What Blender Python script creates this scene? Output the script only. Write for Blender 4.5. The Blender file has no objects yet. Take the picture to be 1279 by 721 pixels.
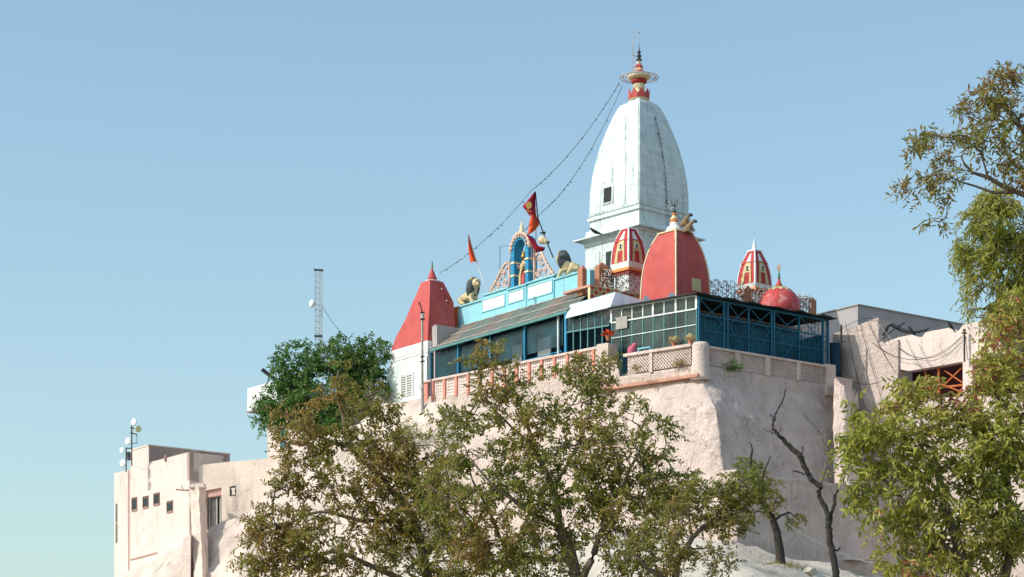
import bpy, math, random
import numpy as np
from mathutils import Vector, noise as mnoise
R_ = math.radians
scene = bpy.context.scene
FPX, HOR, CX = 3000.0, 1050.0, 639.5      # focal length in photo pixels, horizon row, centre column

# ------------------------------------------------------------------ camera, sky, sun, exposure
cam_d = bpy.data.cameras.new('camera'); cam = bpy.data.objects.new('camera', cam_d)
scene.collection.objects.link(cam); scene.camera = cam
cam.location = (0, 0, 0); cam.rotation_euler = (R_(90), 0, 0)
cam_d.sensor_width = 36; cam_d.lens = 36*FPX/1279
cam_d.shift_y = (HOR-360.5)/1279
cam_d.clip_start = .1; cam_d.clip_end = 9000
SUN_EL, SUN_AZ = R_(38), math.atan2(-.935, -.355)     # azimuth from +Y towards +X
sd = Vector((math.sin(SUN_AZ)*math.cos(SUN_EL), math.cos(SUN_AZ)*math.cos(SUN_EL), math.sin(SUN_EL)))
w = bpy.data.worlds.new('World'); scene.world = w; w.use_nodes = True
nt = w.node_tree; nt.nodes.clear()
sky = nt.nodes.new('ShaderNodeTexSky'); sky.sky_type = 'NISHITA'; sky.sun_disc = False
sky.sun_elevation = SUN_EL; sky.sun_rotation = SUN_AZ
sky.altitude = 0; sky.air_density = 1.25; sky.dust_density = 1.7; sky.ozone_density = 1.9
bg = nt.nodes.new('ShaderNodeBackground'); bg.inputs[1].default_value = .15
wo = nt.nodes.new('ShaderNodeOutputWorld')
wb = nt.nodes.new('ShaderNodeMix'); wb.data_type = 'RGBA'; wb.blend_type = 'MULTIPLY'; wb.inputs[0].default_value = 1; wb.inputs[7].default_value = (.985, 1.05, .99, 1)
nt.links.new(sky.outputs[0], wb.inputs[6]); nt.links.new(wb.outputs[2], bg.inputs[0]); nt.links.new(bg.outputs[0], wo.inputs[0])
sl = bpy.data.lights.new('sun', 'SUN'); sl.energy = 2.9; sl.angle = R_(.5); sl.color = (1, .955, .87)
so = bpy.data.objects.new('sun', sl); scene.collection.objects.link(so)
so.rotation_euler = (-sd).to_track_quat('-Z', 'Y').to_euler()
scene.view_settings.view_transform = 'Standard'; scene.view_settings.look = 'None'
scene.view_settings.exposure = 0.29; scene.view_settings.gamma = 1
scene.render.engine = 'CYCLES'
scene.cycles.max_bounces = 6; scene.cycles.transparent_max_bounces = 12

# ------------------------------------------------------------------ materials
def lin(c):
    return tuple((x/12.92 if x <= .04045 else ((x+.055)/1.055)**2.4) for x in c)
JOINTS = {'weathered_white_marble': (.42, .30), 'pink_plaster': (0, .6), 'whitewashed_slope': (0, .6), 'pale_pink_paint': (0, .35), 'stained_cream_plaster': (0, .5), 'red_paint': (0, .3)}
def mat(name, col, rough=.8, stain=None, samt=.5, sscale=.6, streak=False, bump=.0, bscale=6., var=.12, metal=0., fine=0., spec=.3):
    m = bpy.data.materials.new(name); m.use_nodes = True
    n, l = m.node_tree.nodes, m.node_tree.links
    b = n['Principled BSDF']; b.inputs['Roughness'].default_value = rough; b.inputs['Metallic'].default_value = metal
    b.inputs['Specular IOR Level'].default_value = spec
    geo = n.new('ShaderNodeNewGeometry')
    def nz(scale, det=5, vec=None, rgh=.6):
        t = n.new('ShaderNodeTexNoise'); t.inputs['Scale'].default_value = scale; t.inputs['Detail'].default_value = det
        t.inputs['Roughness'].default_value = rgh
        l.new(vec or geo.outputs['Position'], t.inputs['Vector']); return t.outputs['Fac']
    def ramp(f, a, bb):
        r = n.new('ShaderNodeMapRange'); r.inputs[1].default_value = a; r.inputs[2].default_value = bb; l.new(f, r.inputs[0]); return r.outputs[0]
    def mix(f, a, bb):
        x = n.new('ShaderNodeMix'); x.data_type = 'RGBA'; l.new(f, x.inputs[0])
        for s, v in ((6, a), (7, bb)):
            if isinstance(v, tuple): x.inputs[s].default_value = (*v, 1)
            else: l.new(v, x.inputs[s])
        return x.outputs[2]
    dark = tuple(max(0, c*(1-var*1.6)) for c in col); lite = tuple(min(1, c*(1+var)) for c in col)
    c = mix(ramp(nz(sscale*2.3, 6), .3, .7), dark, lite)
    if stain:
        if streak:
            mp = n.new('ShaderNodeMapping'); mp.inputs['Scale'].default_value = (2.2, 2.2, .22); l.new(geo.outputs['Position'], mp.inputs[0])
            f1 = ramp(nz(1.3, 7, mp.outputs[0], .7), .53, .74)
        else: f1 = ramp(nz(sscale, 8, None, .68), .52, .72)
        mu = n.new('ShaderNodeMath'); mu.operation = 'MULTIPLY'; mu.inputs[1].default_value = samt; l.new(f1, mu.inputs[0])
        c = mix(mu.outputs[0], c, stain)
        f2 = ramp(nz(sscale*7, 8, None, .7), .62, .72)
        mu = n.new('ShaderNodeMath'); mu.operation = 'MULTIPLY'; mu.inputs[1].default_value = samt*.6; l.new(f2, mu.inputs[0])
        c = mix(mu.outputs[0], c, stain)
    if name in JOINTS:      # thin horizontal masonry joints / cracks
        stepz, amt = JOINTS[name]
        if stepz:
            sx = n.new('ShaderNodeSeparateXYZ'); l.new(geo.outputs['Position'], sx.inputs[0])
            a = n.new('ShaderNodeMath'); a.operation = 'MULTIPLY_ADD'; a.inputs[1].default_value = 1/stepz; l.new(sx.outputs[2], a.inputs[0]); l.new(nz(.8, 2), a.inputs[2])
            fr = n.new('ShaderNodeMath'); fr.operation = 'FRACT'; l.new(a.outputs[0], fr.inputs[0]); line = ramp(fr.outputs[0], .11, .05)
        else:
            v = n.new('ShaderNodeTexVoronoi'); v.feature = 'DISTANCE_TO_EDGE'; v.inputs['Scale'].default_value = .55
            ad = n.new('ShaderNodeVectorMath'); ad.operation = 'ADD'; tn = n.new('ShaderNodeTexNoise'); tn.inputs['Scale'].default_value = 1.7; tn.inputs['Detail'].default_value = 6
            l.new(geo.outputs['Position'], tn.inputs['Vector']); l.new(geo.outputs['Position'], ad.inputs[0]); l.new(tn.outputs['Color'], ad.inputs[1]); l.new(ad.outputs[0], v.inputs['Vector'])
            mk = n.new('ShaderNodeMath'); mk.operation = 'MULTIPLY'; l.new(ramp(v.outputs['Distance'], .018, .004), mk.inputs[0]); l.new(ramp(nz(.5, 3), .47, .58), mk.inputs[1]); line = mk.outputs[0]
        mu = n.new('ShaderNodeMath'); mu.operation = 'MULTIPLY'; mu.inputs[1].default_value = amt; l.new(line, mu.inputs[0])
        c = mix(mu.outputs[0], c, tuple(q*.35 for q in col))
    l.new(c, b.inputs['Base Color'])
    if bump:
        bp = n.new('ShaderNodeBump'); bp.inputs['Strength'].default_value = bump; bp.inputs['Distance'].default_value = .11 if name.startswith(('pink', 'whitew')) else .06
        l.new(nz(bscale, 8, None, .65), bp.inputs['Height']); l.new(bp.outputs[0], b.inputs['Normal'])
    return m
M = {}
M['pink'] = mat('pink_plaster', (.66, .54, .485), .93, (.38, .26, .20), .75, .5, True, 1.0, 7, .12)
M['pinkrough'] = mat('pink_rubble_plaster', (.72, .58, .52), .95, (.38, .29, .25), .6, .5, False, 1.0, 5, .12)
M['slope'] = mat('whitewashed_slope', (.64, .53, .47), .95, (.30, .27, .21), .55, .30, False, 1.0, 2.5, .14)
M['apron'] = mat('whitewashed_rock', (.58, .52, .44), .95, (.20, .19, .14), .85, .45, False, 1.0, 3, .14)
M['housepink'] = mat('pale_pink_paint', (.72, .60, .555), .9, (.38, .31, .25), .6, .28, True, .25, 8, .05)
M['oldplaster'] = mat('stained_cream_plaster', (.74, .62, .54), .92, (.18, .16, .12), .75, .30, True, .5, 6, .10)
M['greyplaster'] = mat('grey_plaster', (.43, .39, .39), .92, (.28, .24, .24), .5, .3, True, .3, 5, .08)
M['tower'] = mat('weathered_white_marble', (.66, .74, .735), .6, (.14, .21, .22), .95, .8, True, .6, 5, .12)
M['towerline'] = mat('grey_mortar', (.36, .42, .43), .8, None, 0, 1)
M['white'] = mat('white_paint', (.78, .80, .79), .7, (.45, .47, .46), .4, .6, True, .15, 9, .04)
M['cream'] = mat('cream_paint', (.78, .66, .42), .7, (.4, .3, .2), .3, 1.2, False, .1, 9, .08)
M['yellow'] = mat('yellow_paint', (.58, .47, .24), .7, (.5, .4, .2), .3, 1.2, False, .1, 9, .08)
M['red'] = mat('red_paint', (.50, .088, .08), .7, (.42, .17, .16), .65, .6, True, .3, 6, .10)
M['darkred'] = mat('deep_red_paint', (.42, .03, .035), .6, (.6, .3, .25), .3, 3, False, .1, 6, .08)
M['mosaic'] = mat('red_mosaic', (.55, .07, .07), .5, (.75, .55, .5), .8, 3.0, False, .3, 12, .2)
M['orange'] = mat('orange_paint', (.72, .22, .05), .6, (.5, .2, .1), .3, 2)
M['orangeband'] = mat('terracotta_band', (.56, .30, .22), .85, (.4, .25, .2), .5, 1, False, .5, 6)
M['salmon'] = mat('salmon_paint', (.66, .26, .20), .8, (.7, .5, .45), .4, 2)
M['windowbrown'] = mat('faded_brown_board', (.36, .22, .18), .8, (.2, .14, .12), .4, 4)
M['pipepink'] = mat('faded_pink_pipe', (.62, .38, .32), .8, (.5, .3, .25), .4, 3)
M['brown'] = mat('brown_paint', (.42, .19, .11), .7, (.25, .12, .08), .3, 2, False, .2)
M['skyblue'] = mat('sky_blue_paint', (.27, .60, .70), .65, (.4, .62, .66), .6, .8, True, .15, 8, .07)
M['blue'] = mat('strong_blue_paint', (.015, .24, .44), .5, (.1, .4, .5), .3, 2)
M['teal'] = mat('teal_metal_paint', (.008, .12, .21), .5, (.02, .07, .10), .4, 3)
M['darkblue'] = mat('dark_blue_wall', (.02, .075, .12), .8, (.012, .04, .06), .6, .8)
M['tin'] = mat('grey_corrugated_sheet', (.17, .21, .18), .65, (.13, .10, .075), .85, .55, False, .1, 6, .18)
M['tinbrown'] = mat('brownish_corrugated_sheet', (.24, .19, .155), .65, (.13, .10, .08), .7, .8, False, .1, 6, .18)
M['tintrim'] = mat('teal_sheet_trim', (.10, .27, .27), .6, (.2, .3, .28), .5, 2)
M['awning'] = mat('pale_painted_sheet', (.62, .72, .76), .6, (.30, .38, .45), .5, 1.2, False, .1)
M['black'] = mat('sooty_black_sheet', (.022, .025, .028), .7, (.06, .06, .06), .5, 2)
M['wire'] = mat('black_cable', (.02, .02, .022), .6)
M['darkwall'] = mat('dark_interior', (.035, .05, .05), .9)
M['metal'] = mat('galvanised_metal', (.50, .50, .48), .6, (.3, .2, .14), .5, 2, metal=.15)
M['darkmetal'] = mat('dark_metal', (.07, .075, .08), .5, metal=.3)
M['rustframe'] = mat('rust_orange_frame', (.50, .13, .035), .7, (.25, .08, .03), .4, 3)
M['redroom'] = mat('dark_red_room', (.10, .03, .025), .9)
M['concrete'] = mat('concrete', (.40, .38, .35), .9, (.2, .19, .17), .5, 1, True, .4, 8)
M['gold'] = mat('gold_paint', (.55, .36, .10), .4, (.3, .15, .05), .3, 3, metal=.3)
M['pinkstone'] = mat('peach_carving', (.70, .50, .42), .8, (.4, .2, .15), .4, 4, False, .3)
M['mane'] = mat('dark_mane', (.07, .09, .09), .7, (.28, .31, .31), .8, 5, False, .8, 20)
M['lionbody'] = mat('lion_yellow', (.62, .52, .30), .7, (.5, .35, .15), .3, 3)
M['skinpaint'] = mat('painted_skin', (.70, .45, .33), .6)
M['fur'] = mat('brown_fur', (.30, .20, .11), .9, (.16, .10, .06), .6, 6, False, .8, 30)
M['flag'] = mat('red_cloth', (.50, .025, .02), .8, None, var=.1)
M['flagorange'] = mat('orange_red_cloth', (.72, .09, .025), .8, None, var=.1)
M['flagdark'] = mat('crimson_cloth', (.33, .012, .04), .8, None, var=.1)
M['bulb'] = mat('glass_bulbs', (.7, .72, .72), .2)
M['dish'] = mat('dish_white', (.66, .74, .72), .5, (.4, .5, .48), .3, 4)
M['dishyellow'] = mat('dish_pale_green', (.62, .68, .36), .5)
M['bark'] = mat('grey_brown_bark', (.20, .165, .13), .9, (.08, .065, .05), .6, 4, False, 1.0, 14, .25)
M['barkdark'] = mat('dark_bark', (.05, .042, .036), .9, (.13, .115, .10), .5, 5, False, 1.0, 16, .25)
M['clay'] = mat('terracotta', (.45, .18, .09), .8)
M['soil'] = mat('dry_earth', (.24, .19, .13), .95, (.10, .12, .05), .7, .15, False, .8, 1.5, .2)
def glassmat(name, col, trans, rough=.25):
    m = bpy.data.materials.new(name); m.use_nodes = True
    n, l = m.node_tree.nodes, m.node_tree.links
    b = n['Principled BSDF']; b.inputs['Roughness'].default_value = rough; b.inputs['Specular IOR Level'].default_value = .5
    g = n.new('ShaderNodeNewGeometry'); t = n.new('ShaderNodeTexNoise'); t.inputs['Scale'].default_value = 1.1; t.inputs['Detail'].default_value = 6
    l.new(g.outputs['Position'], t.inputs['Vector'])
    r = n.new('ShaderNodeValToRGB'); r.color_ramp.elements[0].position = .35; r.color_ramp.elements[1].position = .7
    r.color_ramp.elements[0].color = (*[c*.6 for c in col], 1); r.color_ramp.elements[1].color = (*[min(1, c*1.9) for c in col], 1)
    l.new(t.outputs['Fac'], r.inputs[0]); l.new(r.outputs[0], b.inputs['Base Color'])
    tr = n.new('ShaderNodeBsdfTransparent'); mx = n.new('ShaderNodeMixShader'); mx.inputs[0].default_value = trans
    l.new(b.outputs[0], mx.inputs[1]); l.new(tr.outputs[0], mx.inputs[2]); l.new(mx.outputs[0], n['Material Output'].inputs[0])
    return m
M['glass'] = glassmat('dusty_green_glass', (.04, .07, .065), .5)
M['glassblue'] = glassmat('dusty_blue_glass', (.014, .05, .065), .45)
M['net'] = glassmat('fine_blue_netting', (.01, .12, .17), .55, .8)
def leafmat(name, stops, rough=.45, trans=.35, nscale=.5):
    m = bpy.data.materials.new(name); m.use_nodes = True
    n, l = m.node_tree.nodes, m.node_tree.links
    b = n['Principled BSDF']; b.inputs['Roughness'].default_value = rough; b.inputs['Specular IOR Level'].default_value = .35
    g = n.new('ShaderNodeNewGeometry'); t = n.new('ShaderNodeTexNoise'); t.inputs['Scale'].default_value = nscale; t.inputs['Detail'].default_value = 3
    l.new(g.outputs['Position'], t.inputs['Vector'])
    a = n.new('ShaderNodeMath'); a.operation = 'MULTIPLY_ADD'; a.inputs[1].default_value = 1.5; a.inputs[2].default_value = -.45; l.new(t.outputs['Fac'], a.inputs[0])
    c = n.new('ShaderNodeMath'); c.operation = 'MULTIPLY_ADD'; c.inputs[1].default_value = .62; l.new(g.outputs['Random Per Island'], c.inputs[0]); l.new(a.outputs[0], c.inputs[2])
    r = n.new('ShaderNodeValToRGB'); cr = r.color_ramp
    for i, (p, col) in enumerate(stops):
        e = cr.elements[i] if i < 2 else cr.elements.new(p)
        e.position = p; e.color = (*col, 1)
    l.new(c.outputs[0], r.inputs[0]); l.new(r.outputs[0], b.inputs['Base Color'])
    tl = n.new('ShaderNodeBsdfTranslucent'); l.new(r.outputs[0], tl.inputs[0])
    mx = n.new('ShaderNodeMixShader'); mx.inputs[0].default_value = trans
    l.new(b.outputs[0], mx.inputs[1]); l.new(tl.outputs[0], mx.inputs[2]); l.new(mx.outputs[0], n['Material Output'].inputs[0])
    return m
M['leafolive'] = leafmat('olive_leaves', [(0, (.13, .17, .025)), (.4, (.25, .25, .045)), (.75, (.33, .26, .06)), (1, (.40, .24, .08))], .4, .5)
M['leafmid'] = leafmat('mid_green_leaves', [(0, (.10, .16, .02)), (.4, (.20, .24, .035)), (.75, (.31, .28, .055)), (1, (.40, .25, .08))], .4, .5)
M['leafdark'] = leafmat('dark_green_leaves', [(0, (.045, .14, .03)), (.5, (.08, .20, .035)), (1, (.15, .26, .06))], .4, .42)
M['leaflime'] = leafmat('yellow_green_leaves', [(0, (.17, .23, .03)), (.5, (.36, .38, .06)), (.9, (.56, .50, .13)), (.985, (.48, .36, .16)), (1, (.45, .16, .10))], .38, .5)
M['leafautumn'] = leafmat('turning_leaves', [(0, (.13, .18, .035)), (.5, (.29, .28, .06)), (.8, (.38, .27, .09)), (1, (.42, .18, .12))], .4, .48)
M['leafgrass'] = leafmat('dry_grass', [(0, (.12, .15, .03)), (1, (.35, .32, .10))])

# ------------------------------------------------------------------ building helpers
COL = scene.collection
BASE = {}
def settags(o, label=None, cat=None, group=None, kind=None):
    if label: o['label'] = label
    if cat: o['category'] = cat
    if group: o['group'] = group
    if kind: o['kind'] = kind
    return o
def thing(name, loc, label, cat, group=None):
    o = bpy.data.objects.new(name, None); COL.objects.link(o); o.empty_display_size = .3
    o.location = loc; BASE[o] = Vector(loc)
    return settags(o, label, cat, group)
class MB:
    def __init__(s): s.v = []; s.f = []
    def add(s, vs, fs):
        k = len(s.v); s.v += [tuple(v) for v in vs]; s.f += [tuple(i+k for i in f) for f in fs]; return s
    def hexa(s, b, t):      # bottom 4, top 4 (same order)
        return s.add(list(b)+list(t), [(3,2,1,0), (4,5,6,7), (0,1,5,4), (1,2,6,5), (2,3,7,6), (3,0,4,7)])
    def prism(s, pts, off):  # planar polygon extruded by vector
        n = len(pts); off = Vector(off)
        return s.add(list(pts)+[Vector(p)+off for p in pts], [tuple(range(n))[::-1], tuple(range(n, 2*n))]+[(i, (i+1) % n, n+(i+1) % n, n+i) for i in range(n)])
    def rings(s, rings, cap=True):
        n = len(rings[0]); vs = [p for r in rings for p in r]; fs = []
        for k in range(len(rings)-1):
            for i in range(n): fs.append((k*n+i, k*n+(i+1) % n, (k+1)*n+(i+1) % n, (k+1)*n+i))
        if cap: fs.append(tuple(range(n))[::-1]); fs.append(tuple((len(rings)-1)*n+i for i in range(n)))
        return s.add(vs, fs)
    def tube(s, pts, r, n=6):
        pts = [Vector(p) for p in pts]; rr = r if isinstance(r, (list, tuple)) else [r]*len(pts); rs = []
        for i, p in enumerate(pts):
            d = (pts[min(i+1, len(pts)-1)]-pts[max(i-1, 0)])
            d = d.normalized() if d.length > 1e-9 else Vector((0, 0, 1))
            a = d.cross(Vector((0, 0, 1)) if abs(d.z) < .9 else Vector((1, 0, 0))).normalized(); b = d.cross(a)
            rs.append([p+(a*math.cos(2*math.pi*k/n)+b*math.sin(2*math.pi*k/n))*rr[i] for k in range(n)])
        return s.rings(rs)
    def lathe(s, c, prof, n=20):   # prof: (radius, z)
        c = Vector(c)
        return s.rings([[c+Vector((r*math.cos(2*math.pi*k/n), r*math.sin(2*math.pi*k/n), z)) for k in range(n)] for r, z in prof])
    def ball(s, c, r, n=8, sq=(1, 1, 1)):
        c = Vector(c); m = max(3, n//2+1); rs = []
        for i in range(m+1):
            a = -math.pi/2+math.pi*i/m
            rs.append([c+Vector((r*sq[0]*max(.02, math.cos(a))*math.cos(2*math.pi*k/n), r*sq[1]*max(.02, math.cos(a))*math.sin(2*math.pi*k/n), r*sq[2]*math.sin(a))) for k in range(n)])
        return s.rings(rs)
    def bar(s, a, b, w, h, up=(0, 0, 1)):
        a = Vector(a); b = Vector(b); d = (b-a).normalized(); u = Vector(up)
        if abs(d.dot(u)) > .95: u = Vector((.6, .8, 0))
        x = d.cross(u).normalized()*w/2; y = x.cross(d).normalized()*h/2
        return s.hexa([a-x-y, a+x-y, a+x+y, a-x+y], [b-x-y, b+x-y, b+x+y, b-x+y])
    def build(s, name, m, parent=None, loc=None, smooth=False, **tags):
        base = Vector((0, 0, 0)); root = parent
        while root is not None and root not in BASE: root = root.parent
        if root is not None: base = BASE[root]
        elif loc is not None: base = Vector(loc)
        me = bpy.data.meshes.new(name); me.from_pydata([tuple(Vector(v)-base) for v in s.v], [], s.f); me.update()
        if isinstance(m, str): m = M[m]
        me.materials.append(m)
        if smooth: me.shade_smooth()
        o = bpy.data.objects.new(name, me); COL.objects.link(o)
        if parent is not None: o.parent = parent
        elif loc is not None: o.location = base
        settags(o, **tags)
        return o
def P(px, py, Y): return Vector(((px-CX)*Y/FPX, Y, (HOR-py)*Y/FPX))
class Plane:
    def __init__(s, px, Y, d, n):
        s.o = Vector(((px-CX)*Y/FPX, Y)); s.d = Vector(d).normalized(); s.n = Vector(n).normalized()
    def t(s, px, off=0):
        k = (px-CX)/FPX; o = s.o+s.n*off
        return (k*o.y-o.x)/(s.d.x-k*s.d.y)
    def p(s, t, off, z):
        q = s.o+s.d*t+s.n*off; return Vector((q.x, q.y, z))
    def at(s, px, py, off=0):
        t = s.t(px, off); q = s.o+s.d*t+s.n*off
        return Vector((q.x, q.y, (HOR-py)*q.y/FPX))
    def z(s, px, py, off=0): return s.at(px, py, off).z
    def box(s, mb, t0, t1, z0, z1, o0, o1):
        return mb.hexa([s.p(t0, o0, z0), s.p(t1, o0, z0), s.p(t1, o1, z0), s.p(t0, o1, z0)], [s.p(t0, o0, z1), s.p(t1, o0, z1), s.p(t1, o1, z1), s.p(t0, o1, z1)])
    def poly(s, mb, pts, off, depth):   # pts in photo px on the plane; extruded inward
        return mb.prism([s.at(x, y, off) for x, y in pts], Vector((-s.n.x*depth, -s.n.y*depth, 0)))
RR, NR = (.8, .6), (.6, -.8)
LL, NL = (-.6, .8), (-.8, -.6)
L2, NL2 = (-.78, .626), (-.626, -.78)
PR = Plane(875, 100, RR, NR); PL = Plane(875, 100, L2, NL2)
PLL = Plane(758, 103.3, (-.707, .707), (-.707, -.707))
GL = Plane(872, 101, L2, NL2); CG = Plane(873, 101, RR, NR)
VL = Plane(705, 105.8, LL, NL)
def fbm(v, o=4): return mnoise.fractal(v, .9, 2.1, o)
def grid(mb, rows):
    nc = len(rows[0]); vs = [p for r in rows for p in r]
    fs = [(i*nc+j, i*nc+j+1, (i+1)*nc+j+1, (i+1)*nc+j) for i in range(len(rows)-1) for j in range(nc-1)]
    return mb.add(vs, fs)
# ------------------------------------------------------------------ the setting: ground, slopes
def terrain_z(x, y):
    s = min(1, max(0, (y-22)/72)); s = s*s*(3-2*s)
    e = math.exp(-((x-2)/45)**2) if y > 0 else 0
    back = 1-min(1, max(0, (y-150)/120)); back = back*back*(3-2*back)
    return -1.7+9.6*s*e*back+.25*fbm(Vector((x*.12, y*.12, 3)))
xs = [-3000, -1200, -500, -250]+[-150+i*3 for i in range(101)]+[250, 500, 1200, 3000]
ys = [-3000, -1000, -300, -100, -40, -20]+[-10+i*3 for i in range(80)]+[260, 300, 500, 1200, 3000]
mb = MB(); grid(mb, [[Vector((x, y, terrain_z(x, y))) for x in xs] for y in ys])
mb.build('ground', 'soil', kind='structure', smooth=True)

# plastered hillside on the left, below the houses and the turret
top = [(100, 745, 121.5), (130, 735, 121), (155, 719, 120.4), (200, 697, 119), (237, 676, 117.7), (262, 662, 117.1), (276, 654, 116.9), (310, 644, 116.2), (340, 610, 115.7), (352, 562, 115.6), (400, 548, 115), (450, 530, 114), (480, 505, 113.2), (500, 503, 112.4), (530, 506, 111.2), (560, 500, 110.2), (600, 494, 110), (680, 480, 109.5)]
def interp(px):
    for a, b in zip(top, top[1:]):
        if a[0] <= px <= b[0]:
            f = (px-a[0])/(b[0]-a[0]); return a[1]+(b[1]-a[1])*f, a[2]+(b[2]-a[2])*f
rows = []
cols = [100+i*580/170 for i in range(171)]
for k in range(46):
    f = k/45; r = []
    for px in cols:
        py, Y = interp(px); p = P(px, py, Y); zb = 7.5
        z = p.z+(zb-p.z)*f; dz = p.z-z
        out = .15+dz*.50
        out *= 1-.9*min(1, max(0, (px-545)/75))
        q = Vector((p.x-.55*out, p.y-.83*out, z))
        nn = fbm(Vector((q.x*.35, q.y*.35, q.z*.5)))*.26*min(1, dz*.8)+fbm(Vector((q.x*1.6, q.y*1.6, q.z*1.6)))*.10*min(1, dz+.2)+fbm(q*5)*.03
        q += Vector((-.55, -.83, .15))*nn
        r.append(q)
    rows.append(r)
# top cap going back
rows.insert(0, [Vector((r.x+1.5, r.y+3, r.z)) for r in rows[0]])
mb = MB(); grid(mb, rows); mb.build('hillside', 'slope', kind='structure', smooth=True)

# rock apron at the foot of the bastion
def ring_pt(t, off_l, off_r):
    """t<0: along the left face, t>0: along the right face of the bastion, offsets outward"""
    A = PR.o
    if t >= 0: q = A+Vector(RR)*t+Vector(NR)*off_r+Vector(NL2)*off_l*max(0, 1-t/2.0)
    else:
        s = -t; ql = PL.o+Vector(L2)*s
        s0 = 4.75
        if s > s0: ql = PLL.o+Vector((-.707, .707))*(s-s0)
        q = ql+Vector(NL2)*off_l+Vector(NR)*off_r*max(0, 1-s/7.0)
    return q
rows = []
for k in range(40):
    f = k/39; r = []
    for j in range(150):
        t = -16+j*40/149
        o = .1+13*f
        drop = 11.95-.018*max(0, t)*6
        if t < 0: drop += min(1.2, -t*.35)
        q = ring_pt(t, 1.2+o*(1 if t < 2 else max(0, 1-(t-2)/3)), 2.55+o)
        z = drop-.18*o-.035*o*o
        nn = fbm(Vector((q.x*.5, q.y*.5, 2)))*.30*min(1, o)+fbm(Vector((q.x*1.9, q.y*1.9, 5)))*.14+fbm(Vector((q.x*6, q.y*6, 5)))*.05
        r.append(Vector((q.x, q.y, z+nn)))
    rows.append(r)
rows.insert(0, [Vector((p.x-.3, p.y+1.5, p.z)) for p in rows[0]])
mb = MB(); grid(mb, rows); mb.build('rocky_slope', 'apron', kind='structure', smooth=True)

# ------------------------------------------------------------------ bastion retaining wall
bw = thing('retaining_wall', (7.8, 101, 10), 'tall pale pink plastered bastion wall flaring at its foot below the terrace lattice', 'wall')
def flare(z):
    d = max(0, 19.3-z)
    pts = [(0, .0), (.4, .35), (1.6, 1.45), (2.9, 1.78), (4.3, 2.05), (5.2, 2.35), (12, 2.9)]
    for a, b in zip(pts, pts[1:]):
        if d <= b[0]: f = (d-a[0])/(b[0]-a[0]); return a[1]+(b[1]-a[1])*f
    return 2.9
ts = [-20+i*.16 for i in range(int(17.5/.16))]+[-2.5+i*.085 for i in range(60)]+[2.6+i*.14 for i in range(47)]
ts = sorted(ts)
rows = []
NZ = 95
for k in range(NZ):
    f = k/(NZ-1); r = []
    for t in ts:
        ztop = 19.82 if t > -4.3 else 20.55
        z = ztop+(8.5-ztop)*f
        u = flare(z); v = .35*u
        if t > 0:
            us = u*(.42+.05*max(0, 19.3-z)); us = min(us, u); u = us+(u-us)*math.exp(-t/1.1)
        rc = .30*math.exp(-(t/.28)**2)      # rounds the arris
        q = ring_pt(t, v-rc*.35, u-rc*.35)
        e = min(1, (ztop-z)/.6)
        pv = Vector((q.x, q.y, z))
        nn = (fbm(pv*.45)*.09+fbm(pv*1.7)*.05+fbm(pv*5)*.028)*e
        if abs(t) < .8: nn += fbm(pv*3.2)*.06*e
        dirv = Vector(NR) if t > 0 else Vector(NL2)
        r.append(Vector((q.x+dirv.x*nn, q.y+dirv.y*nn, z)))
    rows.append(r)
rows.insert(0, [Vector((p.x, p.y+1.2, p.z)) for p in rows[0]])
mb = MB(); grid(mb, rows); mb.build('wall_face', 'pink', bw, smooth=True)
# lower block with ledge
def blockpt(t, o, z):
    q = ring_pt(t, .95+o, 2.95+o); return Vector((q.x, q.y, z))
mb = MB(); rows = []
tt = [-.55+i*.2 for i in range(62)]
for z in [14.95, 14.93]+[14.85-i*.16 for i in range(24)]:
    rows.append([blockpt(t, (.10 if z > 14.8 else .02)+.05*fbm(blockpt(t, 0, z)*.8)+.02*fbm(blockpt(t, 0, z)*4), z+.05*fbm(Vector((t*.8, 0, 1)))) for t in tt])
rows.insert(0, [blockpt(t, -1.2, 15.0) for t in tt])
rows = [[rows[0][0]+Vector((-.2, .5, 0))]+r if False else r for r in rows]
grid(mb, rows)
# left return of the block
grid(mb, [[blockpt(-.55, 0, z) + Vector((-.25*s, .9*s, 0)) for s in (0, 1, 2)] for z in (15, 13, 11)])
mb.build('lower_block', 'pink', bw, smooth=False)
mb = MB()
zb = PL.z(877, 467.5)
PL.box(mb, -.05, 5.0, zb-.13, zb, -.5, .30); mb.build('terracotta_band', 'orangeband', bw)
mb = MB(); 
for i in range(1):
    q0 = PR.t(1040); PR.box(mb, q0, q0+1.1, 8.5, 20.2, -2, .1)
mb.build('end_wall', 'pink', bw)
# broken rubble buttress right of the bastion
rt = thing('rubble_buttress', tuple(P(1062, 700, 103)), 'broken pinkish rubble buttress at the right end of the bastion wall', 'wall')
rows = []
for k in range(34):
    f = k/33; r = []
    for j in range(22):
        g = j/21; px = 1041+g*(30+20*f); Y = 103.3+.9*g-2.2*f-.8*math.sin(g*math.pi)
        topy = 477+9*fbm(Vector((g*3, 0, 7)))+12*g
        p = P(px, topy+(700-topy)*f, Y)
        p += Vector((-.5, -.8, .3))*(fbm(p*1.1)*.14+fbm(p*3.5)*.08); r.append(p)
    rows.append(r)
rows.insert(0, [p+Vector((.3, 1.8, -.1)) for p in rows[0]])
mb = MB(); grid(mb, rows); mb.build('rubble_face', 'pinkrough', rt)

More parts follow.
